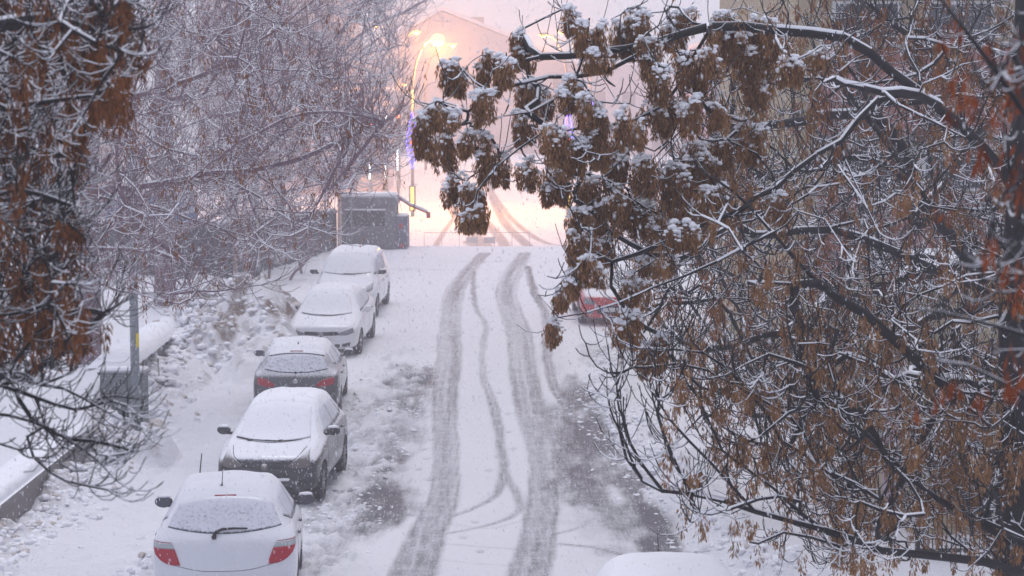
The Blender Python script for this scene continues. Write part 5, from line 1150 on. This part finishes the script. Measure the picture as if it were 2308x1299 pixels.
left_tree(64, (-10.2, 53), [([(520,400),(620,280),(720,160),(840,60),(950,20)], 53, 52, .07, .015)],
    [(480,-40),(960,-40),(980,60),(900,220),(860,340),(760,400),(500,440)], 170, 49, 58, 'hazy bare tree behind the dark panel fence', .008, 1000, (.5, 1.4), 0, zt=14, tr=.25, sn=.008)
left_tree(65, (-11.5, 72), [([(640,300),(740,180),(850,90),(960,20)], 72, 70, .08, .02)],
    [(560,-40),(980,-40),(960,60),(880,160),(860,280),(820,330),(600,380)], 110, 66, 76, 'faint far tree over the kiosk, fading in the falling snow', .010, 700, (.6, 1.6), 0, zt=15, tr=.25, sn=.008)
def bushes():
    for i, (x, y) in enumerate(((-8.5, 59.0), (-7.9, 60.2), (-7.4, 61.6), (-7.2, 63.8))):
        T = Tree(80 + i); rg = T.rg; zb = ZAT(x, y) - .1; T.add((x, y, zb), -1, .02)
        T.reach([np.array([x + rg.normal(0, .45), y + rg.normal(0, .5), zb + rg.uniform(.8, 2.6)]) for _ in range(45)], .2, .15, .4); T.twigs(160, .2, .7, (0, 0, .3), .6, 4)
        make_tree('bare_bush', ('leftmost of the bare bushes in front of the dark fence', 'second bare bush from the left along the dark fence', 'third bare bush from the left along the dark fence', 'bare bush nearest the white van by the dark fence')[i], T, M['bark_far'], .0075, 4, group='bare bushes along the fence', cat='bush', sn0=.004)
bushes()

# ------------------------------------------------------------------ falling snow
M['flake'] = tree_mat('snowflake', (.92, .92, .95), (.92, .92, .95), .6)
def flakes(n):
    d = 4.0 + (50 - 4.0) * rng.random(n) ** .62; u = rng.uniform(-100, 2408, n); v = rng.uniform(-80, 1400, n)
    C = np.stack([P(a, b, c) for a, b, c in zip(u, v, d)]); C = C[C[:, 2] > .15]; n = len(C)
    V0 = np.array([[1, 0, 0], [-1, 0, 0], [0, 1, 0], [0, -1, 0], [0, 0, 1], [0, 0, -1.]]); F0 = np.array([[0, 2, 4], [2, 1, 4], [1, 3, 4], [3, 0, 4], [2, 0, 5], [1, 2, 5], [3, 1, 5], [0, 3, 5]])
    r = rng.uniform(.0011, .0030, n) * (1 + C[:, 1] / 60); s = np.stack([r, r, r * rng.uniform(2, 4.5, n)], -1)
    V = V0[None] * s[:, None, :]; V[:, :, 0] += V[:, :, 2] * -.12; V = V + C[:, None, :]
    me = np_mesh('falling_snow', V.reshape(-1, 3), (F0[None] + np.arange(n)[:, None, None] * 6).reshape(-1, 3)); tag(link('falling_snow', me, None, M['flake'], True), 'fine snowflakes falling through the whole street', 'snow', kind='stuff')
flakes(130000)

# ------------------------------------------------------------------ clods of ploughed snow on the banks
def clods():
    rg = np.random.default_rng(321); A, B = [], []
    def put(x, y0, r, dirty=0.0, sink=.25):
        z = ZAT(x, y0 * K) - r * sink * rg.uniform(.2, 1.6); (B if rg.random() < dirty else A).append((x, y0 * K, z, r * rg.uniform(.8, 1.3), r * rg.uniform(.55, .9)))
    for _ in range(2200):
        y = rg.uniform(14, 38); put(float(wall_x(y)) + .06 + abs(rg.normal(0, .42)), y, rg.uniform(.02, .075) * (1 + .7 * (y > 27)), .14)
    for _ in range(1100):
        a = rg.uniform(0, 6.28); q = rg.uniform(0, 1.15) ** .6; put(-6.8 + 2.3 * q * math.cos(a), 36.8 + 3.0 * q * math.sin(a), rg.uniform(.02, .05) * rg.uniform(1, 2.6) ** 1.0, .22, 1.0)
    for _ in range(2400):
        y = rg.uniform(14, 37); x = rg.uniform(-4.4, -1.9); 
        if vnoise(np.array([x * 1.3]), np.array([y * .9]), 3)[0] > .42: put(x, y, rg.uniform(.012, .05), .03, .5)
    for _ in range(1800):
        y = rg.uniform(15, 37); put(float(road_right(y)) + rg.normal(.45, .38), y, rg.uniform(.015, .065), .03, .4)
    for _ in range(500):
        y = rg.uniform(16, 40); put(-4.8 + rg.normal(0, .22), y, rg.uniform(.02, .08), .1)
    M['dirty_snow'] = mat('dirty_snow', (.60, .55, .52), .9, noise=.3, nscale=9)
    for nm, L_, m_, lb in (('snow_lumps', A, M['snow'], 'loose lumps of ploughed white snow along both kerbs'), ('dirty_snow_lumps', B, M['dirty_snow'], 'brownish dirty snow lumps on the left bank')):
        V, Q = blobs_mesh(L_, rg); tag(link(nm, np_mesh(nm, V, Q), None, m_, False), lb, 'snow', kind='stuff')
clods()

# ------------------------------------------------------------------ haze
hm = bpy.data.materials.new('haze'); hm.use_nodes = True; t = hm.node_tree; t.nodes.clear(); o_ = t.nodes.new('ShaderNodeOutputMaterial'); pv = t.nodes.new('ShaderNodeVolumePrincipled')
pv.inputs['Color'].default_value = (.95, .93, .97, 1); pv.inputs['Density'].default_value = HAZE_DENSITY; pv.inputs['Anisotropy'].default_value = .5
t.links.new(pv.outputs[0], o_.inputs['Volume'])
hz = MB().box(-170, 170, -45, 300, -2.6, 26).build('haze', hm); tag(hz, 'pale snowy haze filling the street', 'haze', kind='stuff')
